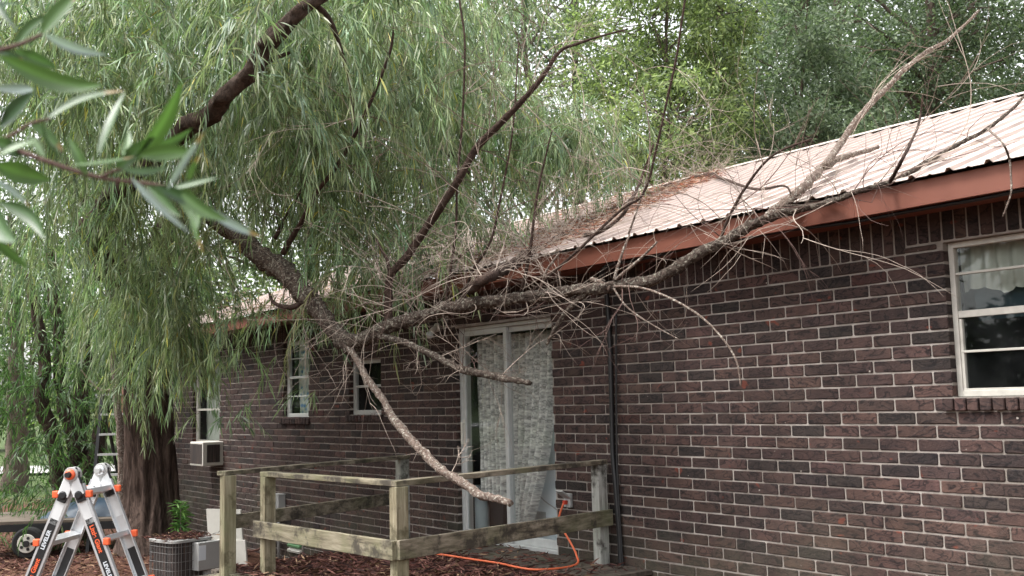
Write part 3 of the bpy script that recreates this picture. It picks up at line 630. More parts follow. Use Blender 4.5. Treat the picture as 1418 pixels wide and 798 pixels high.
# ================================================================== LADDER (multi position)
h1 = atD(101, 657, 6.0); h2 = atD(142, 652, 6.38); axv = h2-h1; axv[2] = 0; WD = np.linalg.norm(axv); av = axv/WD; sv_ = np.array([av[1], -av[0], 0])
if sv_@R_ < 0: sv_ = -sv_
hb = np.array([h1[0], h1[1], h1[2]]); HL = h1[2]+.42
la = empty('folding_ladder', (hb[0], hb[1], -.42), 'aluminium folding ladder with orange rung caps standing open in front of the willow', 'ladder')
zv = np.array([0, 0, 1.])
def leg(side):
    return (sv_*side*.40-zv)/math.sqrt(1+.16)
for side in (-1, 1):
    dl = leg(side); nrm_ = np.cross(dl, av); nrm_ = nrm_/np.linalg.norm(nrm_); LL = HL/abs(dl[2])
    for kk in (0, 1):
        o0 = hb+av*(WD*kk); m = MB(); s0 = o0+dl*.07; s1 = o0+dl*LL
        m.bar(s0, s1, .006, .074, up=np.cross(dl, av))          # web
        for sg in (-1, 1): m.bar(s0+nrm_*sg*.035+av*.012*(1 if kk == 0 else -1), s1+nrm_*sg*.035+av*.012*(1 if kk == 0 else -1), .03, .005, up=nrm_)
        m.build('rail', M['ladder'], la, bevel=.0015)
        if kk == 0 or True:                                            # dark and pale label strips on the web
            fr_ = -1 if kk == 0 else 1
            for (t0, t1, mt_, wd) in ((.17, .30, 'ladder_face', .05), (.27, .95, 'black', .046)):
                if kk == 1 and mt_ == 'black': t0, t1 = .50, 1.1
                m = MB(); m.bar(o0+dl*t0+av*-.0045, o0+dl*t1+av*-.0045, .002, wd, up=nrm_); m.build('label_strip', M[mt_], la)
            m = MB(); m.tube([o0+dl*.125-av*.004, o0+dl*.125-av*.022, o0+dl*.125-av*.034], [.027, .026, .018], 16); m.bar(o0+dl*.095-av*.012, o0+dl*.165-av*.012, .016, .05, up=nrm_); m.build('rung_lock', M['black'], la, bevel=.002)
    for ri in range(5):
        t = .12+.29*ri
        if t > LL-.1: break
        c1 = hb+dl*t; m = MB(); m.bar(c1+av*.004, c1+av*(WD-.004), .03, .055, up=nrm_)
        for q in (-.018, 0, .018): m.bar(c1+av*.004+np.array([0, 0, .014])+nrm_*q*.8, c1+av*(WD-.004)+np.array([0, 0, .014])+nrm_*q*.8, .006, .006)
        m.build('rung', M['ladder'], la, bevel=.002)
        for e_, sg in ((0, 1), (WD, -1)):
            m = MB(); c2 = c1+av*(e_+sg*.002); m.obox(c2+sv_*side*.052, av*.015, np.array([0, 0, .02]), sv_*.018); m.build('rung_cap', M['orange'], la, bevel=.006)
for kk in (0, 1):
    o0 = hb+av*WD*kk; m = MB()
    m.cyl(o0-av*.03, o0+av*.03, .042, n=24); hg = m.build('hinge', M['grey'], la, bevel=.003)
    for side in (-1, 1):
        dl = leg(side); nn = np.cross(dl, av); m = MB()
        m.obox(o0+dl*.075-av*.02, dl*.055, nn*.033, av*.005); m.build('hinge_arm', M['ladder_face'], la, bevel=.008)
        m = MB(); m.obox(o0+dl*.02-av*.012, dl*.05, nn*.04, av*.01); m.build('hinge_plate', M['black'], la, bevel=.006)
    m = MB(); m.tube([o0-av*.031, o0-av*.045, o0-av*.05], [.030, .028, .02], 20); m.build('hinge_button', M['orange'] if kk == 0 else M['ladder'], hg, bevel=.001)
    m = MB(); m.tube([o0-av*.0505, o0-av*.075], [.017, .015], 16); m.build('knob', M['black'] if kk == 0 else M['grey'], hg)
def text(s, pos, xd, up, size, mat, parent, name='lettering'):
    cu = D.curves.new(name, 'FONT'); cu.body = s; cu.size = size; cu.extrude = .0004; cu.align_y = 'CENTER'; cu.offset = size*.03
    xd = Vector(xd).normalized(); zd = xd.cross(Vector(up)).normalized(); yd = zd.cross(xd)
    tmp = D.objects.new('tmp', cu); COL.objects.link(tmp); bpy.context.view_layer.update()
    me = D.meshes.new_from_object(tmp.evaluated_get(bpy.context.evaluated_depsgraph_get())); D.objects.remove(tmp)
    me.transform(Matrix(((xd[0], yd[0], zd[0], pos[0]), (xd[1], yd[1], zd[1], pos[1]), (xd[2], yd[2], zd[2], pos[2]), (0, 0, 0, 1))))
    me.materials.clear(); return link(name, me, mat, parent)
for side in (-1, 1):
    dl = leg(side); u_ = -np.cross(dl, av) if side == 1 else np.cross(dl, av)
    xd = dl if side == 1 else -dl; upv = np.cross(av, xd)*-1
    # letters face the camera (-av): right x up = -av
    upv = np.cross(-av, xd)
    fr = hb-av*.0075
    if side == 1:
        text('Little Giant', fr+dl*.31, xd, upv, .036, M['orange'], la); text('LEVELER', fr+dl*.53, xd, upv, .030, M['white'], la)
    else:
        text('LEVELER', fr+dl*.45, xd, upv, .031, M['white'], la); text('Little Giant', fr+dl*.68, xd, upv, .038, M['orange'], la)

# ================================================================== DARK STEPLADDER, TRAILER
def W3(px, py, dist): return atD(px, py, dist)
sl = W3(150, 560, 15.5); slo = empty('stepladder', (sl[0], sl[1], -.42), 'dark stepladder with pale steps standing open behind the willow trunk', 'ladder')
T0 = W3(142, 545, 15.5); rr0 = r_
apex = np.array([T0[0], T0[1], T0[2]]); hh = apex[2]+.42
m = MB()
for s_, w0 in ((0, 0), (1, .40)):
    m.bar(apex+rr0*w0, apex+rr0*(w0*1.0-.04+.02*s_)-d_*.35+np.array([0, 0, -hh]), .05, .03)
m.build('front_rail', M['black'], slo)
m = MB()
for w0 in (0, .40): m.bar(apex+rr0*w0, apex+rr0*(w0+.28)+d_*.5+np.array([0, 0, -hh]), .04, .03)
m.build('back_rail', M['black'], slo)
for i in range(5):
    t = .02+.29*i; m = MB(); p0 = apex+rr0*.01-d_*.35*t/hh+np.array([0, 0, -t]); m.bar(p0, p0+rr0*.38, .09, .03); m.build('step', M['grey'], slo)
tr = W3(110, 730, 14.6); tro = empty('utility_trailer', (tr[0], tr[1], -.40), 'old flat utility trailer with weathered boards and small white wheel parked behind the ladder', 'trailer')
tz = 1.6-(722-571)/1450*14.6
q0 = atD(-60, 730, 14.7); q1 = atD(205, 724, 14.9); q0[2] = q1[2] = tz
td = (q1-q0)/np.linalg.norm(q1-q0); tn = np.array([-td[1], td[0], 0])
if tn@F_ < 0: tn = -tn
m = MB(); m.obox((q0+q1)/2+tn*.75, td*np.linalg.norm(q1-q0)/2, tn*.75, (0, 0, .02)); m.build('trailer_bed', M['trailer_wood'], tro, bevel=.004)
m = MB()
m.bar(q0-np.array([0, 0, .075]), q1-np.array([0, 0, .075]), .05, .1); m.bar(q0+tn*1.5-np.array([0, 0, .075]), q1+tn*1.5-np.array([0, 0, .075]), .05, .1)
for t in (.02, .35, .7, .98): pp_ = q0+(q1-q0)*t-np.array([0, 0, .075]); m.bar(pp_+tn*.03, pp_+tn*1.47, .05, .08)
m.build('trailer_frame', M['rubber'], tro)
wc = atD(40, 752, 14.55)
def wheel(c, nx_):
    m = MB(); m.tube([c-nx_*.08, c-nx_*.06, c+nx_*.06, c+nx_*.08], [.19, .215, .215, .19], 32); t_ = m.build('wheel', M['rubber'], tro, smooth=False, bevel=.01)
    m = MB(); m.tube([c-nx_*.081, c-nx_*.095], [.13, .125], 28); ri = m.build('rim', M['cream'], t_, bevel=.004)
    m = MB(); m.cyl(c-nx_*.096, c-nx_*.12, .045); 
    for i in range(5): an = i*2*PI/5; q = c-nx_*.097+(td*math.cos(an)+np.array([0, 0, 1])*math.sin(an))*.078; m.cyl(q, q-nx_*.006, .022, n=10)
    m.build('hub', M['black'], t_)
wheel(wc, tn); wheel(wc+tn*1.6, -tn)
m = MB(); m.cyl(wc, wc+tn*1.6, .025); m.build('axle', M['rubber'], tro)
m = MB(); vs = []
for j in range(13):
    for i in range(31):
        a_, b_ = i/30, j/12; e_ = math.sin(a_*PI)**.6*math.sin(b_*PI)**.6; p = q0+td*(1.0+1.6*a_)+tn*(.25+.8*b_); vs.append((p[0], p[1], tz+.022+e_*(.22+.06*mnoise.noise(Vector((a_*7, b_*5, 0))))))
m.add(vs, [(j*31+i, j*31+i+1, (j+1)*31+i+1, (j+1)*31+i) for j in range(12) for i in range(30)]); tag(m.build('tarpaulin', M['blue'], smooth=True), 'crumpled blue tarpaulin lying on the trailer bed behind the ladder', 'tarpaulin')

# ================================================================== WILLOW
wt = empty('willow_tree', (TX, TY, -.2), 'big weeping willow with furrowed bark whose long drooping leaves fill the upper left', 'tree')
def furrowed(path, rad, n=72, ridges=16, amp=.16):
    m = MB(); P, Rr = smoothpath(path, rad, 10); vs = []; 
    for i, (p, r) in enumerate(zip(P, Rr)):
        for k_ in range(n):
            an = 2*PI*k_/n; w1 = mnoise.noise(Vector((math.cos(an)*ridges*.36, math.sin(an)*ridges*.36, p[2]*.9)))
            w2 = mnoise.noise(Vector((math.cos(an)*4.2*3, math.sin(an)*4.2*3, p[2]*3.1+7)))
            w3 = mnoise.noise(Vector((math.cos(an)*1.3, math.sin(an)*1.3, p[2]*.5)))
            rr = r*(1+amp*(1-abs(w1)*3.2)+amp*.5*w2+.13*w3)
            vs.append((p[0]+math.cos(an)*rr, p[1]+math.sin(an)*rr, p[2]))
    m.add(vs, [(j*n+i, j*n+(i+1) % n, (j+1)*n+(i+1) % n, (j+1)*n+i) for j in range(len(P)-1) for i in range(n)]+[tuple((len(P)-1)*n+i for i in range(n))]); return m
tp = [(TX, TY, -.75), (TX, TY, -.35), (TX, TY, -.1), tuple(atD(210, 690, 13.5)), tuple(atD(207, 620, 13.5)), tuple(atD(204, 540, 13.5)), tuple(atD(200, 470, 13.4)), tuple(atD(190, 420, 13.3)), tuple(atD(170, 370, 13.2))]
furrowed(tp, [.56, .47, .38, .30, .27, .265, .275, .27, .2]).build('trunk', M['bark'], wt, smooth=True)
def limb(parent, name, pts, pr, mat, n=12, jit=.25, sub=6, wob=.5, fr=9.):
    """pts as (px,py,Y plane) or ('d',px,py,dist) or ('r',px,py,h); pr = diameters in photo pixels"""
    P = []
    for q in pts:
        if q[0] == 'd': P.append(atD(*q[1:]))
        elif q[0] == 'r': P.append(atRoof(*q[1:]))
        else: P.append(atY(*q))
    if isinstance(pr, (int, float)): pr = [pr]*len(P)
    if len(pr) == 2 and len(P) != 2: pr = [pr[0]+(pr[1]-pr[0])*i/(len(P)-1) for i in range(len(P))]
    rad = [d*.5*depth(p)/FP for d, p in zip(pr, P)]
    P2, R2 = smoothpath(P, rad, sub*(2 if n >= 12 else 1), wob); m = MB(); m.tube(P2, R2, n, jit=jit, fr=fr)
    return m.build(name, mat, parent, smooth=True), P2, R2
limb(wt, 'limb', [('d', 190, 430, 13.3), ('d', 150, 370, 12.6), ('d', 131, 311, 11), ('d', 165, 265, 9.6), ('d', 240, 195, 8.2), ('d', 290, 150, 7.7), ('d', 335, 105, 7.5), ('d', 365, 65, 7.4), ('d', 410, 20, 7.3), ('d', 455, -10, 7.3), ('d', 520, -60, 7.3)], [44, 36, 28, 26, 26, 26, 25, 23, 20, 16, 12], M['bark_dark'], 16, .35, 8, .7, 5.)
limb(wt, 'limb', [('d', 322, 120, 7.55), ('d', 350, 97, 7.5), ('d', 375, 83, 7.45), ('d', 403, 72, 7.4)], [12, 9, 7, 4], M['bark_dark'])
limb(wt, 'limb', [('d', 195, 440, 13.3), ('d', 215, 360, 13), ('d', 260, 270, 12.6), ('d', 300, 180, 12.2), ('d', 330, 60, 12), ('d', 350, -60, 11.8)], [40, 34, 28, 22, 16, 10], M['bark_dark'])
limb(wt, 'limb', [('d', 195, 440, 13.3), ('d', 160, 340, 13.5), ('d', 90, 230, 13.6), ('d', 40, 120, 13.7), ('d', 10, -40, 13.8)], [36, 30, 22, 16, 10], M['bark_dark'])
limb(wt, 'limb', [('d', 260, 270, 12.6), ('d', 380, 240, 12), ('d', 480, 150, 11.6), ('d', 590, 190, 11.2), ('d', 650, 240, 11)], [20, 15, 12, 10, 5], M['bark_dark'])
limb(wt, 'limb', [('d', 430, 0, 7.35), ('d', 455, 25, 7.4), ('d', 470, 60, 7.5), ('d', 485, 120, 7.6), ('d', 490, 170, 7.7)], [9, 8, 6, 4, 2], M['bark_dark'])
limb(wt, 'limb', [('d', 330, 60, 12), ('d', 500, -20, 11.5), ('d', 640, -60, 11), ('d', 760, -80, 10.6)], [16, 13, 10, 6], M['bark_dark'])
# hanging foliage: shoots start in these clumps (photo x, y, spread x, spread y, near, far, count)
CL = [(60, 20, 130, 90, 8, 13, 360), (210, 10, 130, 80, 7.9, 12.5, 360), (340, 0, 120, 80, 8.0, 12, 360), (480, 0, 120, 80, 8.0, 12, 360), (350, 20, 120, 60, 7.0, 7.7, 26), (600, 0, 90, 60, 8, 12, 190),
      (90, 140, 120, 60, 8, 13, 260), (200, 130, 110, 70, 8, 12.5, 260), (320, 150, 110, 70, 8, 12, 330), (440, 120, 110, 70, 8, 12, 380), (560, 120, 80, 60, 8.5, 12, 250), (380, 230, 100, 50, 9.3, 12, 230),
      (480, 230, 90, 50, 9.5, 12, 210), (230, 260, 110, 50, 9, 13, 230), (100, 270, 100, 50, 9, 13.5, 190), (570, 240, 70, 45, 9.5, 11.8, 170), (650, 180, 55, 60, 10.5, 12.2, 170), (720, 185, 60, 45, 10.8, 12.4, 200), (790, 200, 45, 35, 11, 12.6, 190), (690, 60, 60, 60, 11, 13, 60),
      (60, 370, 80, 40, 10, 13.5, 80), (200, 370, 60, 45, 10.8, 12.8, 130), (225, 440, 40, 40, 11.4, 12.9, 100), (200, 500, 32, 30, 11.8, 12.9, 60), (150, 480, 40, 30, 11.6, 14, 20), (250, 420, 20, 30, 11, 12.5, 65), (330, 345, 60, 28, 10.2, 12, 45), (500, 330, 70, 30, 9.5, 11.5, 70), (150, 410, 60, 40, 11, 14, 60), (620, 300, 50, 25, 10, 12, 50)]
S = []; DR = []; LN = []
CL += [(520, 405, 22, 10, 9.0, 9.6, 12), (470, 395, 20, 10, 8.9, 9.4, 9), (600, 350, 40, 14, 9.3, 10, 22), (660, 330, 30, 12, 9.8, 10.4, 16), (395, 410, 25, 10, 9.3, 9.9, 8)]
CL += [(640, 330, 40, 15, 9.3, 10.2, 30), (480, 330, 50, 15, 8.8, 9.8, 34)]
for (cx, cy, sx, sy, n0, n1, cnt) in CL:
    for ii in range(int(cnt*(.80 if cx < 260 and cy > 120 else .95))):
        if ii % 11 == 0: cc0 = atD(cx+rng.normal(0, sx*.6), cy-20+rng.normal(0, sy*.55), rng.uniform(n0, n1))
        S.append(cc0+rng.normal(0, .15, 3)); a = rng.uniform(0, 6.28); DR.append(np.array([math.cos(a), math.sin(a), rng.uniform(-.4, .5)])); LN.append(rng.uniform(.4, 1.15))
# loose sprays hanging in front of the wall and eave
for (cx, cy, sx, sy, dist, cnt, ln) in ((430, 420, 50, 14, 9.6, 26, .4), (330, 425, 25, 12, 10.5, 10, .4), (320, 480, 40, 15, 10.5, 10, .45), (330, 560, 30, 10, 10.6, 5, .3), (425, 540, 10, 8, 10, 4, .25), (240, 440, 12, 20, 11.2, 55, .8), (262, 470, 10, 14, 11.2, 16, .6), (320, 585, 6, 10, 10.4, 4, .25), (470, 380, 30, 20, 9.4, 14, .35), (555, 400, 30, 14, 9.4, 12, .3), (660, 480, 20, 10, 9.3, 3, .25), (190, 470, 30, 30, 12.5, 24, .7)):
    for _ in range(cnt):
        S.append(atD(cx+rng.normal(0, sx), cy+rng.normal(0, sy), dist+rng.normal(0, .25))); a = rng.uniform(0, 6.28); DR.append(np.array([math.cos(a), math.sin(a), -.3])); LN.append(ln*rng.uniform(.7, 1.3))
Bp, Dp, lines = strands(S, DR, LN)
ok = ((Bp[:, 2] > EZ+.12+(Bp[:, 1]-EY)*SL) | (Bp[:, 1] < EY-.05)) & ~((Bp[:, 1] > -.06) & (Bp[:, 2] < EZ))
Bp, Dp = Bp[ok], Dp[ok]; n = len(Bp); ids = strands.ids[ok]; tint = np.exp(rng.normal(0, .22, (len(lines), 1)))*(1+rng.normal(0, .07, (len(lines), 3))*np.array([1.2, .3, 1.2]))
print('willow leaves', n)
cols = np.clip(palette(n, WIL, WW, .28)*tint[ids], .01, .6)
leaf_mesh('crown', Bp, Dp, rng.uniform(.08, .165, n), rng.uniform(.008, .014, n), cols, M['leaf'], wt, droop=.2)
m = MB()
for ln_ in lines[::2]:
    if all((p[2] > EZ+.1+(p[1]-EY)*SL) or p[1] < EY-.05 for p in ln_): m.tube(ln_, list(np.linspace(.003, .001, len(ln_))), 3)
tag(m.build('shoots', plain('willow_shoot', (.16, .17, .07), .7, .2), wt), kind='stuff')

# ================================================================== FALLEN LIMB
fb = empty('fallen_limb', tuple(atY(480, 475, -1.7)), 'broken grey willow limb hanging from the tree and resting across the eave onto the roof', 'branch')
TWP = []     # (points, radii) sources for twigs
_, P, Rr = limb(fb, 'main_branch', [(180, 245, -2.2), (230, 270, -2.1), (290, 300, -2.0), (335, 332, -1.95), (380, 368, -1.85), (415, 398, -1.8), (445, 435, -1.75), (468, 462, -1.7), (484, 482, -1.7)], [20, 22, 25, 26, 27, 26, 24, 22, 18], M['limb'], 20, .35, 10, .5, 14.); TWP.append((P, Rr, .5, 12))
_, P, Rr = limb(fb, 'main_branch', [(470, 474, -1.7), (500, 468, -1.68), (540, 452, -1.6), (600, 431, -1.45), (680, 418, -1.25), (740, 412, -1.1), (800, 404, -.98), (850, 397, -.88), (905, 385, -.78), (960, 358, -.68), (1000, 335, -.6), (1040, 313, -.52), (1078, 298, -.46), (1110, 290, -.43), (1150, 280, -.4), ('r', 1185, 266, .04), ('r', 1233, 250, .04), ('r', 1267, 234, .05), ('r', 1297, 217, .05), ('r', 1328, 200, .06), ('r', 1367, 178, .1), ('r', 1400, 152, .16), ('r', 1425, 125, .25)],
   [20, 20, 19, 18, 17, 16, 16, 15.5, 15, 15, 14.5, 14, 13, 10, 8.5, 7.5, 7, 7, 6.5, 6, 5, 4, 3], M['limb'], 18, .38, 8, .6, 16.); TWP.append((P, Rr, .62, 46))
_, P, Rr = limb(fb, 'side_branch', [(1062, 303, -.49), (1090, 280, -.42), (1110, 262, -.3), ('r', 1130, 243, .12), ('r', 1152, 224, .12), ('r', 1180, 214, .09), ('r', 1216, 204, .05)], [13, 13, 12, 11, 10, 7, 5], M['pale'], 12, .4, 7, .8, 20.)
_, P, Rr = limb(fb, 'side_branch', [('r', 1143, 230, .14), ('d', 1167, 193, 8.0), ('d', 1198, 153, 8.1), ('d', 1225, 124, 8.2), ('d', 1252, 97, 8.3), ('d', 1284, 72, 8.4), ('d', 1315, 54, 8.5), ('d', 1356, 14, 8.6)], [10, 10, 9, 8, 7, 6, 5, 3], M['pale'], 10, .3, 6, .5, 20.); TWP.append((P, Rr, .5, 7))
_, P, Rr = limb(fb, 'side_branch', [('r', 1233, 250, .05), ('r', 1252, 215, .25), ('d', 1272, 172, 7.1), ('d', 1278, 130, 7.2)], [6, 5, 3.5, 1.5], M['limb_dark'], 8)
_, P, Rr = limb(fb, 'side_branch', [(540, 450, -1.6), (539, 415, -1.6), (541, 382, -1.6), (565, 352, -1.55), (595, 308, -1.5), (631, 257, -1.45), (660, 208, -1.4), (706, 156, -1.35), (748, 111, -1.3), (774, 72, -1.25), (800, 60, -1.2), (870, 40, -1.1)], [14, 11, 11, 11, 11, 10.5, 10, 9, 7, 5, 4, 2], M['limb_dark'], 12, .25, 7, .6, 14.); TWP.append((P, Rr, .7, 46))
_, P, Rr = limb(fb, 'side_branch', [(541, 385, -1.6), (537, 360, -1.6), (528, 345, -1.6), (520, 330, -1.6)], [6, 5, 4, 2], M['limb_dark'], 8)
_, P, Rr = limb(fb, 'side_branch', [(478, 474, -1.7), (495, 500, -1.75), (520, 540, -1.8), (550, 585, -1.88), (580, 622, -1.95), (620, 657, -2.0), (660, 682, -2.05), (707, 697, -2.1)], [9, 9, 10, 11, 12, 12, 12, 9], M['pale'], 14, .4, 8, .7, 22.); TWP.append((P, Rr, .12, 3))
_, P, Rr = limb(fb, 'side_branch', [(520, 462, -1.65), (560, 476, -1.6), (600, 492, -1.55), (640, 510, -1.5), (690, 522, -1.45), (734, 531, -1.4)], [8, 9, 9, 10, 10, 7], M['limb'], 14, .42, 8, .7, 22.); TWP.append((P, Rr, .3, 10))
_, P, Rr = limb(fb, 'side_branch', [(392, 352, -1.85), (415, 310, -1.85), (440, 265, -1.85), (470, 225, -1.85), (505, 160, -1.85), (540, 70, -1.8), (545, 20, -1.8)], [9, 7, 6, 5.5, 5, 4, 2], M['limb_dark'], 8); TWP.append((P, Rr, .6, 16))
_, P, Rr = limb(fb, 'side_branch', [(380, 330, -1.85), (400, 295, -1.8), (410, 275, -1.8), (425, 250, -1.75)], [6, 5, 4, 2], M['limb_dark'], 8)
_, P, Rr = limb(fb, 'side_branch', [(820, 400, -.95), (795, 420, -1.0), (775, 445, -1.05), (757, 478, -1.1)], [8, 7, 6, 4], M['limb'], 10, .4)
_, P, Rr = limb(fb, 'side_branch', [(845, 400, -.9), (830, 392, -.92), (818, 387, -.95)], [10, 8, 5], M['pale'], 10, .5)
_, P, Rr = limb(fb, 'side_branch', [(435, 410, -1.8), (405, 425, -1.85), (380, 420, -1.9), (372, 405, -1.9)], [9, 7, 5, 2], M['limb_dark'], 10)
for pts_, pr in (([(640, 425, -1.3), (650, 380, -1.3), (680, 330, -1.25), (700, 240, -1.2), (712, 160, -1.2), (718, 60, -1.1)], [5, 2]), ([(615, 430, -1.4), (630, 330, -1.4), (634, 244, -1.4), (640, 163, -1.4), (644, 65, -1.4), (634, -10, -1.4)], [4, 3]),
                 ([(720, 410, -1.1), (735, 340, -1.1), (745, 260, -1.05), (765, 180, -1)], [6, 2]), ([(995, 338, -.6), (1010, 300, -.6), (1035, 255, -.6), (1070, 215, -.6), (1125, 192, -.5)], [5, 3]), ([(730, 412, -1.1), (850, 300, -.9), (890, 270, -.8), (910, 200, -.8), (935, 90, -.8), (950, -10, -.8)], [4, 3])):
    _, P, Rr = limb(fb, 'side_branch', pts_, pr, M['limb_dark'], 6, .2, 6, 1.); TWP.append((P, Rr, .5, 10))
for pts_, pr in (([(850, 397, -.9), (885, 398, -.95), (925, 412, -1.0), (965, 435, -1.0), (1000, 468, -1.0), (1020, 500, -1.0), (1026, 535, -1.0)], [4, 2.4]), ([(850, 400, -.9), (868, 425, -.95), (900, 448, -.95), (940, 470, -.9)], [3, 1.5]),
                 ([('r', 1367, 178, .1), ('r', 1387, 197, .15), (1397, 219, -.42), (1400, 246, -.42), (1400, 269, -.44), (1389, 300, -.46)], [3.5, 2.2]),
                 ([(747, 405, -1.1), (757, 375, -1.1), (775, 350, -1.05)], [4, 3]), ([(850, 388, -.9), (862, 350, -.85), (872, 325, -.8)], [5, 3]), ([(852, 388, -.9), (885, 360, -.85), (910, 335, -.8)], [5, 3]), ([(870, 325, -.8), (895, 250, -.7), (900, 190, -.6), (890, 120, -.6)], [3, 1.5])):
    limb(fb, 'side_branch', pts_, pr, M['pale'], 6, .2, 6, .5)
tw = {'a': MB(), 'b': MB()}
def twig(p, d, L, r, lev, mb, grav):
    n = max(4, int(L/.07)); pts = [p]; q = p; dirs = []
    curl = rng.normal(0, .12, 3)
    for i in range(n):
        d = d+curl*.8+rng.normal(0, .07, 3)+np.array([0, 0, grav*.05]); d = d/np.linalg.norm(d); q = q+d*L/n
        if q[1] > EY-.06:
            zr = EZ+.06+(q[1]-EY)*SL
            if q[2] < zr and q[2] > 2.5: q = np.array([q[0], q[1], zr+.01])
            elif q[2] <= 2.5 and q[1] > -.03: q = np.array([q[0], -.03, q[2]])
        pts.append(q); dirs.append(d)
    mb.tube(pts, list(np.linspace(r, r*.35, len(pts))), 4 if r > .003 else 3)
    if lev > 0:
        for _ in range(rng.integers(2, 5)):
            i = rng.integers(1, n); dd = dirs[i-1]+rng.normal(0, .65, 3); twig(pts[i], dd/np.linalg.norm(dd), L*rng.uniform(.4, .85), r*.65, lev-1, mb, grav)
for (P, Rr, L, cnt) in TWP:
    for _ in range(cnt):
        i = rng.integers(1, int(len(P)*.88)); t = P[i+1]-P[i-1]; t = t/np.linalg.norm(t); dd = rng.normal(0, 1, 3); dd = dd-t*(dd@t)*.6; dd = dd/np.linalg.norm(dd)+t*.35+np.array([0, 0, .25]); dd /= np.linalg.norm(dd)
        twig(np.array(P[i]), dd, L*rng.uniform(.5, 1.9), rng.uniform(.0022, .0043), 2 if rng.random() < .7 else 1, tw['a'] if rng.random() < .6 else tw['b'], rng.choice([-1.2, .6]))
tg = tw['a'].build('twigs', M['twig'], fb, smooth=True); tag(tg, kind='stuff')
tg = tw['b'].build('twigs', M['twig_red'], fb, smooth=True); tag(tg, kind='stuff')
# second dead branch lying on the roof, with debris
rbm = empty('roof_branch', tuple(atRoof(800, 319, .05)), 'long dark dead branch lying on the roof sheets with red brown debris behind it', 'branch')
_, P, Rr = limb(rbm, 'main_branch', [(612, 425, -.42), (636, 408, -.42), ('r', 665, 392, .1), ('r', 700, 372, .06), ('r', 730, 354, .05), ('r', 765, 337, .05), ('r', 800, 319, .05), ('r', 856, 291, .05), ('r', 905, 267, .05), ('r', 958, 248, .06), ('r', 993, 241, .08)], [7, 10, 14, 15, 14, 12, 11, 10, 9, 7, 5], M['limb_dark'], 12, .4, 8, .7, 18.)
_, P2, R2 = limb(rbm, 'side_branch', [('r', 800, 319, .05), ('r', 808, 325, .06), ('r', 830, 322, .1), ('r', 856, 305, .15), ('r', 870, 285, .25), ('d', 885, 255, 10.3), ('d', 905, 200, 10.3)], [6, 6, 5, 5, 5, 4, 3], M['limb_dark'], 8)
_, P3, R3 = limb(rbm, 'side_branch', [('r', 985, 242, .08), ('r', 1015, 253, .08), ('r', 1045, 262, .1), ('r', 1085, 258, .15), ('r', 1095, 270, .1)], [5, 4, 4, 3, 2], M['limb_dark'], 8)
m = MB(); tmp = tw['a']
for _ in range(85):
    i = rng.integers(2, len(P)-1); dd = np.array([rng.normal(), rng.normal()*.6+.5, abs(rng.normal())*.8]); twig(np.array(P[i]), dd/np.linalg.norm(dd), rng.uniform(.3, 1.0), rng.uniform(.002, .004), 2, m, -.3)
tag(m.build('twigs', M['twig'], rbm, smooth=True), kind='stuff')
def rpos():
    while True:
        t = rng.uniform(0, 1); px = 660+335*t+rng.normal(0, 6); yb = 396-154*t**.92; py = yb-abs(rng.normal(0, 30*(1-t)+8)); p = atRoof(px, py, abs(rng.normal(0, .03))+.035)
        if p[1] < RY-.1 and p[1] > EY: return p
ll = leafset(5000, rpos, [(.20, .09, .065), (.26, .15, .11), (.12, .06, .05), (.34, .24, .19), (.3, .09, .05)], [4, 3, 3, 2, 1], (.05, .13), (.005, .012), M['dead'], 'roof_litter'); tag(ll, 'red brown dead leaves and needles caught on the roof behind the dark branch', 'leaves', kind='stuff')
# tan leaves at far left end of roof
def rpos2():
    while True:
        px = rng.uniform(290, 700); p = atRoof(px, 449-.2015*(px-275)-abs(rng.normal(0, 16)), abs(rng.normal(0, .02))+.03)
        if EY < p[1] < RY: return p
ll2 = leafset(3500, rpos2, [(.24, .15, .09), (.12, .07, .05), (.34, .26, .16)], [3, 3, 1], (.05, .12), (.005, .012), M['dead'], 'eave_litter'); tag(ll2, 'dry leaves scattered along the far roof edge under the willow', 'leaves', kind='stuff')

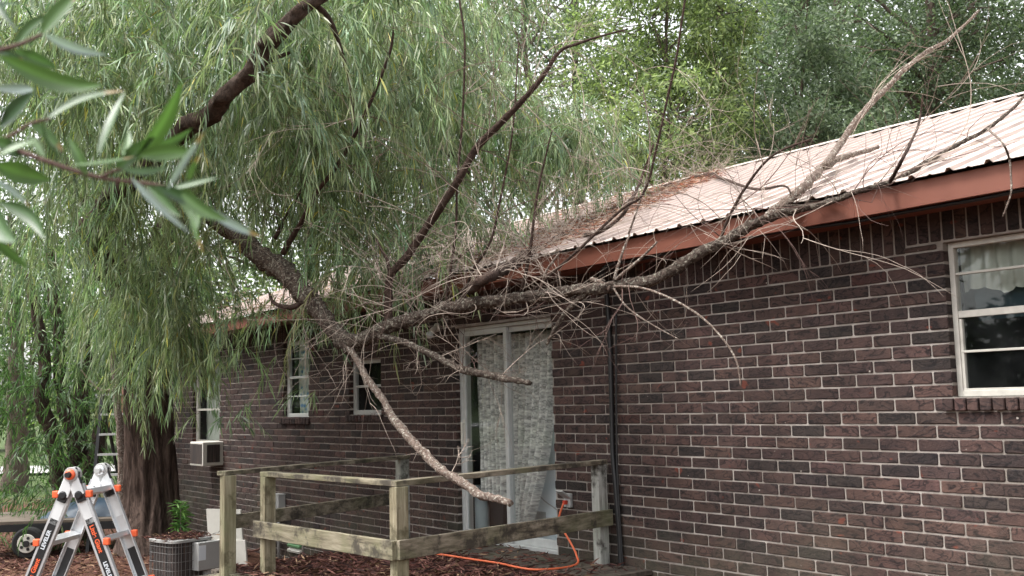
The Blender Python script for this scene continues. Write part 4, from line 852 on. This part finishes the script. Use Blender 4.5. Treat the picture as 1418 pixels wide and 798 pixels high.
# ================================================================== BACKGROUND TREES
def tree(name, label, px, py_top, dist, trunk_px, crown, nleaf, pal, ws, Lr, Wr, bark='bark_grey', lean=0, group=None, clump=.5, base_z=-.42, droop=.15, shape=1.0, hang=0.):
    """crown: list of (photo x, y, rx m, rz m, weight) clumps at the tree's distance"""
    base = atD(px, 600, dist); base = np.array([base[0], base[1], base_z]); top_ = atD(px+lean, py_top, dist)
    t = empty(name, tuple(base), label, 'tree', group)
    r0 = trunk_px*.5*dist/FP; m = MB(); n = 7; path = [base+(top_-base)*(i/n)+np.array([rng.normal(0, .1), rng.normal(0, .1), 0])*(1 if 0 < i else 0) for i in range(n+1)]; path[0] = base-np.array([0, 0, .2])
    P, Rr = smoothpath(path, [r0*1.25]+[r0*(1-.8*i/n) for i in range(1, n+1)], 6); m.tube(P, Rr, 20, jit=.22, fr=3.); m.build('trunk', M[bark], t, smooth=True)
    LB = MB(); Bs = []; Ds = []; tot = sum(c[4] for c in crown)
    for (cx, cy, rx, rz, wt_) in crown:
        c0 = atD(cx, cy, dist+rng.normal(0, rx*.4)); i0 = min(range(len(P)), key=lambda i: abs(P[i][2]-(c0[2]-rx*.8))); s = np.array(P[i0])
        mid_ = (s+c0)/2+np.array([0, 0, .15*rx]); pts, rr = smoothpath([s, mid_, c0], [max(.02, Rr[i0]*.5), max(.015, Rr[i0]*.3), .012], 5, 1.5); LB.tube(pts, rr, 8, jit=.2)
        k_ = max(6, int(nleaf*wt_/tot/90))
        for _ in range(k_):           # sub-clumps so light and dark masses form
            v = rng.normal(size=3); v = v/np.linalg.norm(v)*rng.uniform(.35, 1)**.5; cc = c0+v*np.array([rx, rx, rz])
            if rng.random() < .35: LB.tube([c0+(cc-c0)*.1, cc+rng.normal(0, .05, 3)], [.014*dist/20, .005], 4)
            q = 90; o = rng.normal(0, clump*.42, (q, 3))*np.array([1, 1, .62]); Bs.append(cc+o); dd = o+rng.normal(0, .35, (q, 3))+np.array([0, 0, -.1-hang]); Ds.append(dd)
    B_ = np.concatenate(Bs); D_ = np.concatenate(Ds); n = len(B_)
    roofz = EZ+.2+(B_[:, 1]-EY)*SL; inside = (B_[:, 1] > -.5) & (B_[:, 1] < HD+.6) & (B_[:, 0] < HX1+.4) & (B_[:, 0] > HX0-.4) & (B_[:, 2] < RZ+.15)
    B_, D_ = B_[~inside], D_[~inside]; n = len(B_)
    # each clump has its own tint of the leaf colour
    leaf_mesh('crown', B_, D_, rng.uniform(*Lr, n), rng.uniform(*Wr, n), palette(n, pal, ws, .3), M['leaf'], t, droop=droop)
    LB.build('limbs', M[bark], t, smooth=True); return t
YG = [(.17, .22, .085), (.25, .31, .12), (.12, .16, .065), (.07, .10, .045)]; GG = [(.13, .17, .105), (.19, .235, .155), (.09, .125, .075), (.06, .09, .05)]; DG = [(.08, .11, .065), (.11, .145, .085), (.045, .068, .036), (.12, .16, .08)]
tree('maple_tree', 'yellow green leafy tree rising behind the roof in the middle', 925, -60, 17.5, 15, [(900, 30, 1.3, 1.0, 3), (960, 70, 1.1, 1.0, 3), (870, 120, 1.0, .9, 2), (930, 160, 1.2, .8, 3), (990, 150, .9, .7, 2), (860, 220, .8, .6, 1), (930, 225, 1.0, .6, 2), (850, 40, .9, .8, 1), (930, -60, 1.5, .9, 3), (1000, 20, .8, .8, 1.5), (990, 235, .7, .4, 1), (790, 120, .7, .6, .6)], 32000, YG, [4, 3, 3, 2], (.07, .13), (.022, .038), clump=.38)
tree('oak_tree', 'grey green bushy tree standing right of the yellow green one behind the roof', 1105, 60, 19, 13, [(1100, 30, .8, .9, 2), (1085, 100, 1.1, .9, 3), (1140, 130, 1.0, .9, 3), (1070, 170, 1.1, .8, 3), (1130, 200, 1.2, .6, 3), (1180, 170, .9, .7, 2), (1200, 120, .6, .5, 1), (1050, 230, .8, .5, 1), (1120, -20, .6, .6, 1)], 24000, GG, [4, 3, 3, 2], (.07, .13), (.02, .04), clump=.38)
tree('oak_tree', 'dark tall oak with a thick visible trunk behind the right end of the roof', 1282, -140, 24, 36, [(1290, 40, 1.2, .9, 2), (1265, 95, .9, .6, 1.2), (1380, 30, 1.4, 1, 2), (1200, 30, 1.6, 1.2, 2), (1330, 10, 1.6, 1.0, 2), (1400, 80, 1.5, 1.0, 2), (1240, 120, 1.3, 1.0, 2), (1220, 190, 1.6, .9, 2), (1340, 150, 1.3, .9, 2), (1410, 150, 1.0, .6, 1), (1150, -30, 2, 1.4, 2), (1290, -80, 2.2, 1.4, 3), (1430, -30, 1.6, 1.4, 2), (1160, 80, 1.2, 1.1, 2)], 30000, DG, [4, 3, 3, 2], (.08, .14), (.03, .05), 'bark_grey', clump=.7)
tree('pine_tree', 'dark shaded pine in the gap between the two trees behind the roof', 1180, -200, 31, 26, [(1040, 20, 1.8, 1.5, 2), (1060, 120, 2.0, 1.6, 2), (1180, 120, 2.0, 1.5, 2), (1010, 200, 2.0, 1.3, 2), (1200, 220, 2.4, 1.2, 2), (1330, 200, 2.4, .9, 2), (1200, 0, 2.4, 1.6, 2), (1060, -80, 2.4, 1.5, 2)], 18000, DG, [3, 2, 4, 1], (.10, .18), (.04, .06), 'bark_dark', clump=.9, lean=-20)
tree('oak_tree', 'thin half bare tree showing sky behind the willow in the middle', 740, -160, 26, 20, [(700, 20, 2, 1.2, 2), (800, -10, 1.8, 1.0, 1.5), (640, 80, 2, 1.3, 2), (770, 230, 1.6, 1.0, 1.5), (700, 270, 1.6, .9, 1.5), (830, 230, 1.3, 1.0, 1.5), (560, 180, 2.2, 1.5, 2)], 11000, DG, [3, 3, 2, 2], (.10, .16), (.03, .05), 'bark_grey', clump=.8)
tree('oak_tree', 'dim green tree far behind the willow crown at upper left', 430, -140, 30, 26, [(350, 60, 2.6, 2.0, 2), (460, 120, 2.6, 2.0, 2), (540, 0, 2.4, 1.8, 2), (420, 280, 2.6, 2.0, 2), (520, 330, 2.6, 1.4, 2), (330, -60, 2.4, 1.8, 2), (300, 350, 2, 1.6, 2), (620, 330, 2.0, 1.2, 1.5)], 18000, GG, [2, 1, 4, 4], (.12, .2), (.05, .07), 'bark_dark', clump=1.0)
for i, (px, py, lb) in enumerate(((640, 60, 'far pale tree filling the sky behind the middle of the willow'), (800, 120, 'far pale tree filling the gap left of the yellow green tree'), (1010, 60, 'far tree mass behind the yellow green tree'), (1190, 70, 'far tree mass between the bushy tree and the dark oak'), (1330, 90, 'far tree mass behind the dark oak trunk'), (1450, 60, 'far tree mass at the right edge behind the roof ridge'))):
    tree('woodland_tree', lb, px, py-150, 42+i, 26, [(px+rng.normal(0, 45), py+dy+rng.normal(0, 15), 2.6, 1.7, 1) for dy in (-150, -110, -70, -30, 20, 60, 100, 140)], 9000 if i > 1 else 5500, [(.10, .135, .08), (.14, .18, .11), (.07, .10, .06)], [2, 2, 2], (.2, .34), (.08, .13), 'bark_grey', clump=1.5, group='woodland trees behind the house')
# left yard trees
tree('oak_tree', 'grey oak trunk standing at the far left edge beyond the mulch bed', 22, 300, 27.5, 32, [(20, 330, 2.4, 1.8, 3), (90, 260, 2.2, 1.8, 3), (-60, 250, 2.6, 2.2, 3), (50, 120, 3.0, 2.2, 3), (150, 180, 2.2, 1.8, 2), (0, 420, 1.4, 1.0, 1), (150, 330, 1.8, 1.6, 2)], 16000, DG, [3, 3, 3, 2], (.10, .18), (.04, .06), clump=.9)
def yew(name, label, stems, clumps, n, dist):
    t = empty(name, tuple(atZ(stems[0][0][1], stems[0][0][2], -.42)) if False else tuple(stems_base(stems, dist)), label, 'tree')
    for st_ in stems: limb(t, 'stem', st_, (26, 12), M['bark_dark'], 12, .3, 6, .5, 4.)
    S2 = []; D2 = []; L2 = []
    for (cx, cy, sx, sy, c) in clumps:
        for _ in range(c):
            S2.append(atD(cx+rng.normal(0, sx), cy+rng.normal(0, sy), dist+rng.normal(0, .9))); a = rng.uniform(0, 6.28); D2.append(np.array([math.cos(a), math.sin(a), rng.uniform(-.2, .5)])); L2.append(rng.uniform(.3, .9))
    b_, dd, ln = strands(S2, D2, L2, .04); q = len(b_)
    leaf_mesh('crown', b_, dd, rng.uniform(.09, .17, q), rng.uniform(.012, .02, q), palette(q, [(.055, .11, .035), (.08, .15, .05), (.035, .07, .028), (.13, .2, .08)], [4, 3, 3, 1], .25), M['leaf'], t, droop=.2)
    m = MB()
    for l_ in ln[::2]: m.tube(l_, [.004]*len(l_), 3)
    tag(m.build('shoots', M['bark_dark'], t), kind='stuff'); return t
def stems_base(stems, dist):
    p = atD(110, 720, dist); return (p[0], p[1], -.42)
yew('willow_sapling', 'clump of dark green many stemmed willow behind the ladder',
    [[('d', 112, 745, 17), ('d', 105, 690, 17), ('d', 100, 620, 17), ('d', 85, 540, 17), ('d', 80, 450, 17), ('d', 70, 350, 17)], [('d', 118, 745, 17), ('d', 125, 660, 17), ('d', 140, 590, 17.2), ('d', 165, 500, 17.3), ('d', 170, 400, 17.3)], [('d', 108, 745, 17), ('d', 80, 660, 16.8), ('d', 62, 560, 16.8), ('d', 58, 470, 16.8), ('d', 40, 380, 16.8)], [('d', 112, 745, 17.2), ('d', 112, 600, 17.3), ('d', 118, 480, 17.5), ('d', 125, 380, 17.5)]],
    [(60, 470, 55, 50, 150), (130, 430, 50, 50, 130), (110, 540, 45, 40, 100), (60, 610, 35, 40, 60), (110, 650, 30, 40, 75), (30, 700, 40, 22, 90), (90, 690, 35, 25, 50), (20, 540, 30, 50, 40), (140, 350, 60, 40, 110), (40, 360, 60, 45, 110), (170, 600, 18, 40, 24)], 0, 16.6)
sp = empty('slender_tree', tuple(atD(170, 745, 14.4)), 'slender pale stemmed tree standing against the left side of the willow trunk', 'tree')
limb(sp, 'trunk', [('d', 172, 760, 14.4), ('d', 170, 680, 14.4), ('d', 166, 600, 14.4), ('d', 160, 540, 14.4), ('d', 156, 480, 14.4), ('d', 150, 430, 14.3), ('d', 146, 380, 14.3)], (14, 4), M['pale'], 10, .3, 6, .4, 5.)
limb(sp, 'side_branch', [('d', 157, 540, 14.4), ('d', 140, 540, 14.2), ('d', 125, 528, 14.1), ('d', 112, 512, 14)], (4, 1.5), M['twig'], 6)
tk2 = empty('leaning_tree', tuple(atD(185, 745, 15.5)), 'rust brown trunk half hidden behind the left edge of the willow trunk', 'tree')
limb(tk2, 'trunk', [('d', 180, 760, 15.5), ('d', 180, 680, 15.5), ('d', 176, 600, 15.5), ('d', 178, 520, 15.5), ('d', 185, 440, 15.5)], (26, 14), plain('rusty_bark', (.20, .11, .08), .95, .1, var=.5, sc=6), 12, .3, 6, .4, 5.)
# far woods
for i, (px, dist, h, w_, lb) in enumerate(((-60, 58, 9, 4.5, 'broad far tree beyond the road at the left edge'), (45, 62, 12, 4.5, 'tall far tree beyond the road left of the stems'), (140, 56, 8, 3.6, 'far round tree beyond the road behind the stepladder'), (215, 60, 11, 4.5, 'far tall tree beyond the road hidden behind the willow trunk'), (320, 50, 12, 5, 'far tree behind the left end of the house roof'))):
    cz_ = 573-(h*.55)/dist*FP+30
    tree('far_tree', lb, px, int(cz_-20), dist, 14, [(px+rng.normal(0, 20), cz_+rng.normal(0, 40), w_*.6, h*.2, 1) for _ in range(6)]+[(px+rng.normal(0, 30), cz_+90, w_*.6, h*.12, 1) for _ in range(3)], 6500, YG, [1, 1, 3, 3], (.22, .4), (.10, .16), clump=1.6, group='trees beyond the road')
for (X, Y, h, lb) in ((-13, -25, 13, 'tree across the yard mirrored in the right window'), (-23, -27, 15, 'tree across the yard mirrored in the glass door'), (-33, -22, 13, 'tree across the yard mirrored in the small middle window'), (-46, -21, 14, 'tree across the yard mirrored in the narrow window'), (-62, -20, 15, 'tree across the yard mirrored in the far left window')):
    t = empty('yard_tree', (X, Y, -.42), lb, 'tree', 'trees across the yard'); m = MB(); P, Rr = smoothpath([(X, Y, -.6), (X+.2, Y, 3), (X-.1, Y+.2, h*.6), (X, Y, h*.9)], [.4, .3, .2, .05], 6); m.tube(P, Rr, 14, jit=.2, fr=2.); m.build('trunk', M['bark_grey'], t, smooth=True)
    q = 15000; v = rng.normal(size=(q, 3)); v /= np.linalg.norm(v, axis=1, keepdims=True); cc = rng.uniform(-1, 1, (40, 3))*np.array([4.2, 4.2, h*.42])+np.array([X, Y, h*.52]); B_ = cc[rng.integers(0, 40, q)]+v*rng.random((q, 1))**.5*1.7
    leaf_mesh('crown', B_, v+rng.normal(0, .4, (q, 3)), rng.uniform(.3, .55, q), rng.uniform(.14, .24, q), palette(q, DG, [4, 3, 3, 1]), M['leaf'], t)
# grass tufts & plant at trunk base
pb = empty('leafy_sprout', tuple(atD(250, 735, 13.2)), 'small bright green leafy sprout at the right foot of the willow trunk', 'plant')
b0 = atD(250, 738, 13.2); Q = 260; a = rng.uniform(0, 6.28, Q); hgt = rng.uniform(0, .42, Q)
leaf_mesh('foliage', np.stack([b0[0]+np.cos(a)*.07*rng.random(Q), b0[1]+np.sin(a)*.07*rng.random(Q), b0[2]-.05+hgt], 1), np.stack([np.cos(a*1.7), np.sin(a*2.3), rng.uniform(-.3, 1.2, Q)], 1), rng.uniform(.08, .15, Q), rng.uniform(.014, .024, Q), palette(Q, [(.10, .22, .05), (.15, .28, .07), (.06, .14, .04)], [2, 2, 1]), M['leaf'], pb, droop=.3)
m = MB(); m.cyl((b0[0], b0[1], b0[2]-.3), (b0[0], b0[1], b0[2]+.35), .008, .004, 6); m.build('stem', M['twig'], pb)

# ================================================================== NEAR LEAVES (out of focus)
nb = empty('leafy_branch', tuple(atD(60, 223, 1.25)), 'close out of focus leafy twig reaching in from the left edge', 'branch')
def bigleaf(m, p0, p1, w, col, seed):
    p0, p1 = np.array(p0), np.array(p1); ax = p1-p0; L = np.linalg.norm(ax); ax /= L; rs = np.random.default_rng(seed)
    fn = -F_+rs.normal(0, .45, 3); sd_ = np.cross(ax, fn); sd_ /= np.linalg.norm(sd_); fn = np.cross(sd_, ax); n = 12; vs = []; bend = rs.normal(0, .06)*L; bend2 = rs.normal(0, .05)*L
    for i in range(n+1):
        t = i/n; ww = w*.5*math.sin(PI*min(1, t*.97+.015)**.8)**.85; c = p0+ax*L*t+fn*bend*math.sin(PI*t)+sd_*bend2*math.sin(PI*t)
        vs += [c-sd_*ww+fn*ww*.35, c-sd_*ww*.5+fn*ww*.12, c, c+sd_*ww*.5+fn*ww*.12, c+sd_*ww+fn*ww*.35]
    b_ = len(m.v); m.add(vs, [(i*5+j, i*5+j+1, (i+1)*5+j+1, (i+1)*5+j) for i in range(n) for j in range(4)], col)
    for i in range(n+1): m.c[b_+i*5+2] = tuple(v*1.7 for v in col)
    if seed % 4 == 0:
        for i in range(n-2, n+1):
            for j in range(5): m.c[b_+i*5+j] = (.20, .13, .05)
G1, G2, G3, GP = (.10, .19, .055), (.075, .145, .05), (.05, .10, .045), (.30, .37, .36)
NL = [((58, 47), (112, -12), 24, G1), ((62, 48), (147, 76), 15, GP), ((0, 78), (142, 118), 27, G1), ((0, 175), (47, 128), 26, G3), ((62, 168), (172, 126), 21, G2), ((138, 214), (173, 128), 23, G2), ((188, 222), (252, 113), 24, G1), ((195, 215), (270, 211), 22, G1), ((100, 228), (185, 217), 17, G1), ((200, 205), (266, 178), 15, G2),
      ((182, 246), (262, 322), 15, GP), ((235, 262), (302, 246), 12, G2), ((276, 283), (362, 328), 15, GP), ((252, 268), (316, 306), 18, G1), ((240, 258), (272, 322), 30, G1), ((-5, 228), (70, 250), 30, G1), ((-8, 250), (42, 288), 18, GP), ((0, 280), (62, 332), 19, G2), ((-10, 285), (22, 335), 28, G2), ((-10, 195), (38, 212), 24, G2), ((40, 170), (88, 210), 24, G1), ((-10, -20), (24, 42), 14, G3), ((45, -20), (46, 22), 12, G2), ((40, 188), (62, 218), 16, GP), ((232, 262), (284, 182), 9, GP), ((-10, 122), (46, 124), 13, GP), ((60, 165), (92, 222), 20, G2), ((170, 235), (230, 232), 13, G2), ((-15, 60), (38, 88), 14, G3), ((205, 258), (250, 300), 18, G2), ((20, 70), (80, 95), 16, G2), ((170, 215), (178, 180), 12, G1), ((262, 250), (276, 215), 9, G2)]
NL += [((20, 66), (70, 20), 18, G2), ((-20, 150), (60, 168), 22, G2), ((0, 215), (52, 195), 18, G1), ((90, 235), (60, 285), 18, G2), ((120, 242), (95, 190), 16, G1), ((215, 258), (282, 285), 18, G3), ((160, 240), (215, 190), 20, G2), ((265, 280), (282, 350), 16, G1), ((-20, 320), (40, 372), 22, G2), ((-30, 30), (30, 5), 18, G3)]
for i, (a_, b_, w_, c_) in enumerate(NL):
    ds = 1.25+.08*math.sin(i*2.3); m = MB(); bigleaf(m, atD(*a_, ds), atD(*b_, ds+.06*math.sin(i*1.7)), w_*1.05*ds/FP, tuple(v*.6 for v in c_), i); m.build('leaf', M['leaf_near'], nb, smooth=True, colors=True)
for st_, pr in (([('d', 55, 220, 1.25), ('d', 105, 237, 1.25), ('d', 150, 248, 1.25), ('d', 200, 254, 1.25), ('d', 245, 263, 1.25), ('d', 285, 290, 1.25)], [7, 3]), ([('d', -30, 75, 1.25), ('d', 20, 64, 1.25), ('d', 58, 48, 1.25)], [7, 5]), ([('d', -30, 200, 1.25), ('d', 10, 190, 1.25), ('d', 40, 172, 1.25), ('d', 68, 165, 1.25)], [6, 4]), ([('d', -40, 190, 1.28), ('d', 0, 200, 1.27), ('d', 55, 220, 1.25)], [9, 7]), ([('d', 140, 245, 1.25), ('d', 155, 238, 1.25), ('d', 168, 234, 1.25)], [6, 4]), ([('d', -60, 60, 1.28), ('d', -45, 130, 1.28), ('d', -40, 190, 1.28), ('d', -45, 260, 1.3), ('d', -55, 400, 1.3)], [9, 9])):
    limb(nb, 'stem', st_, pr, M['twig_red'], 8, .1)
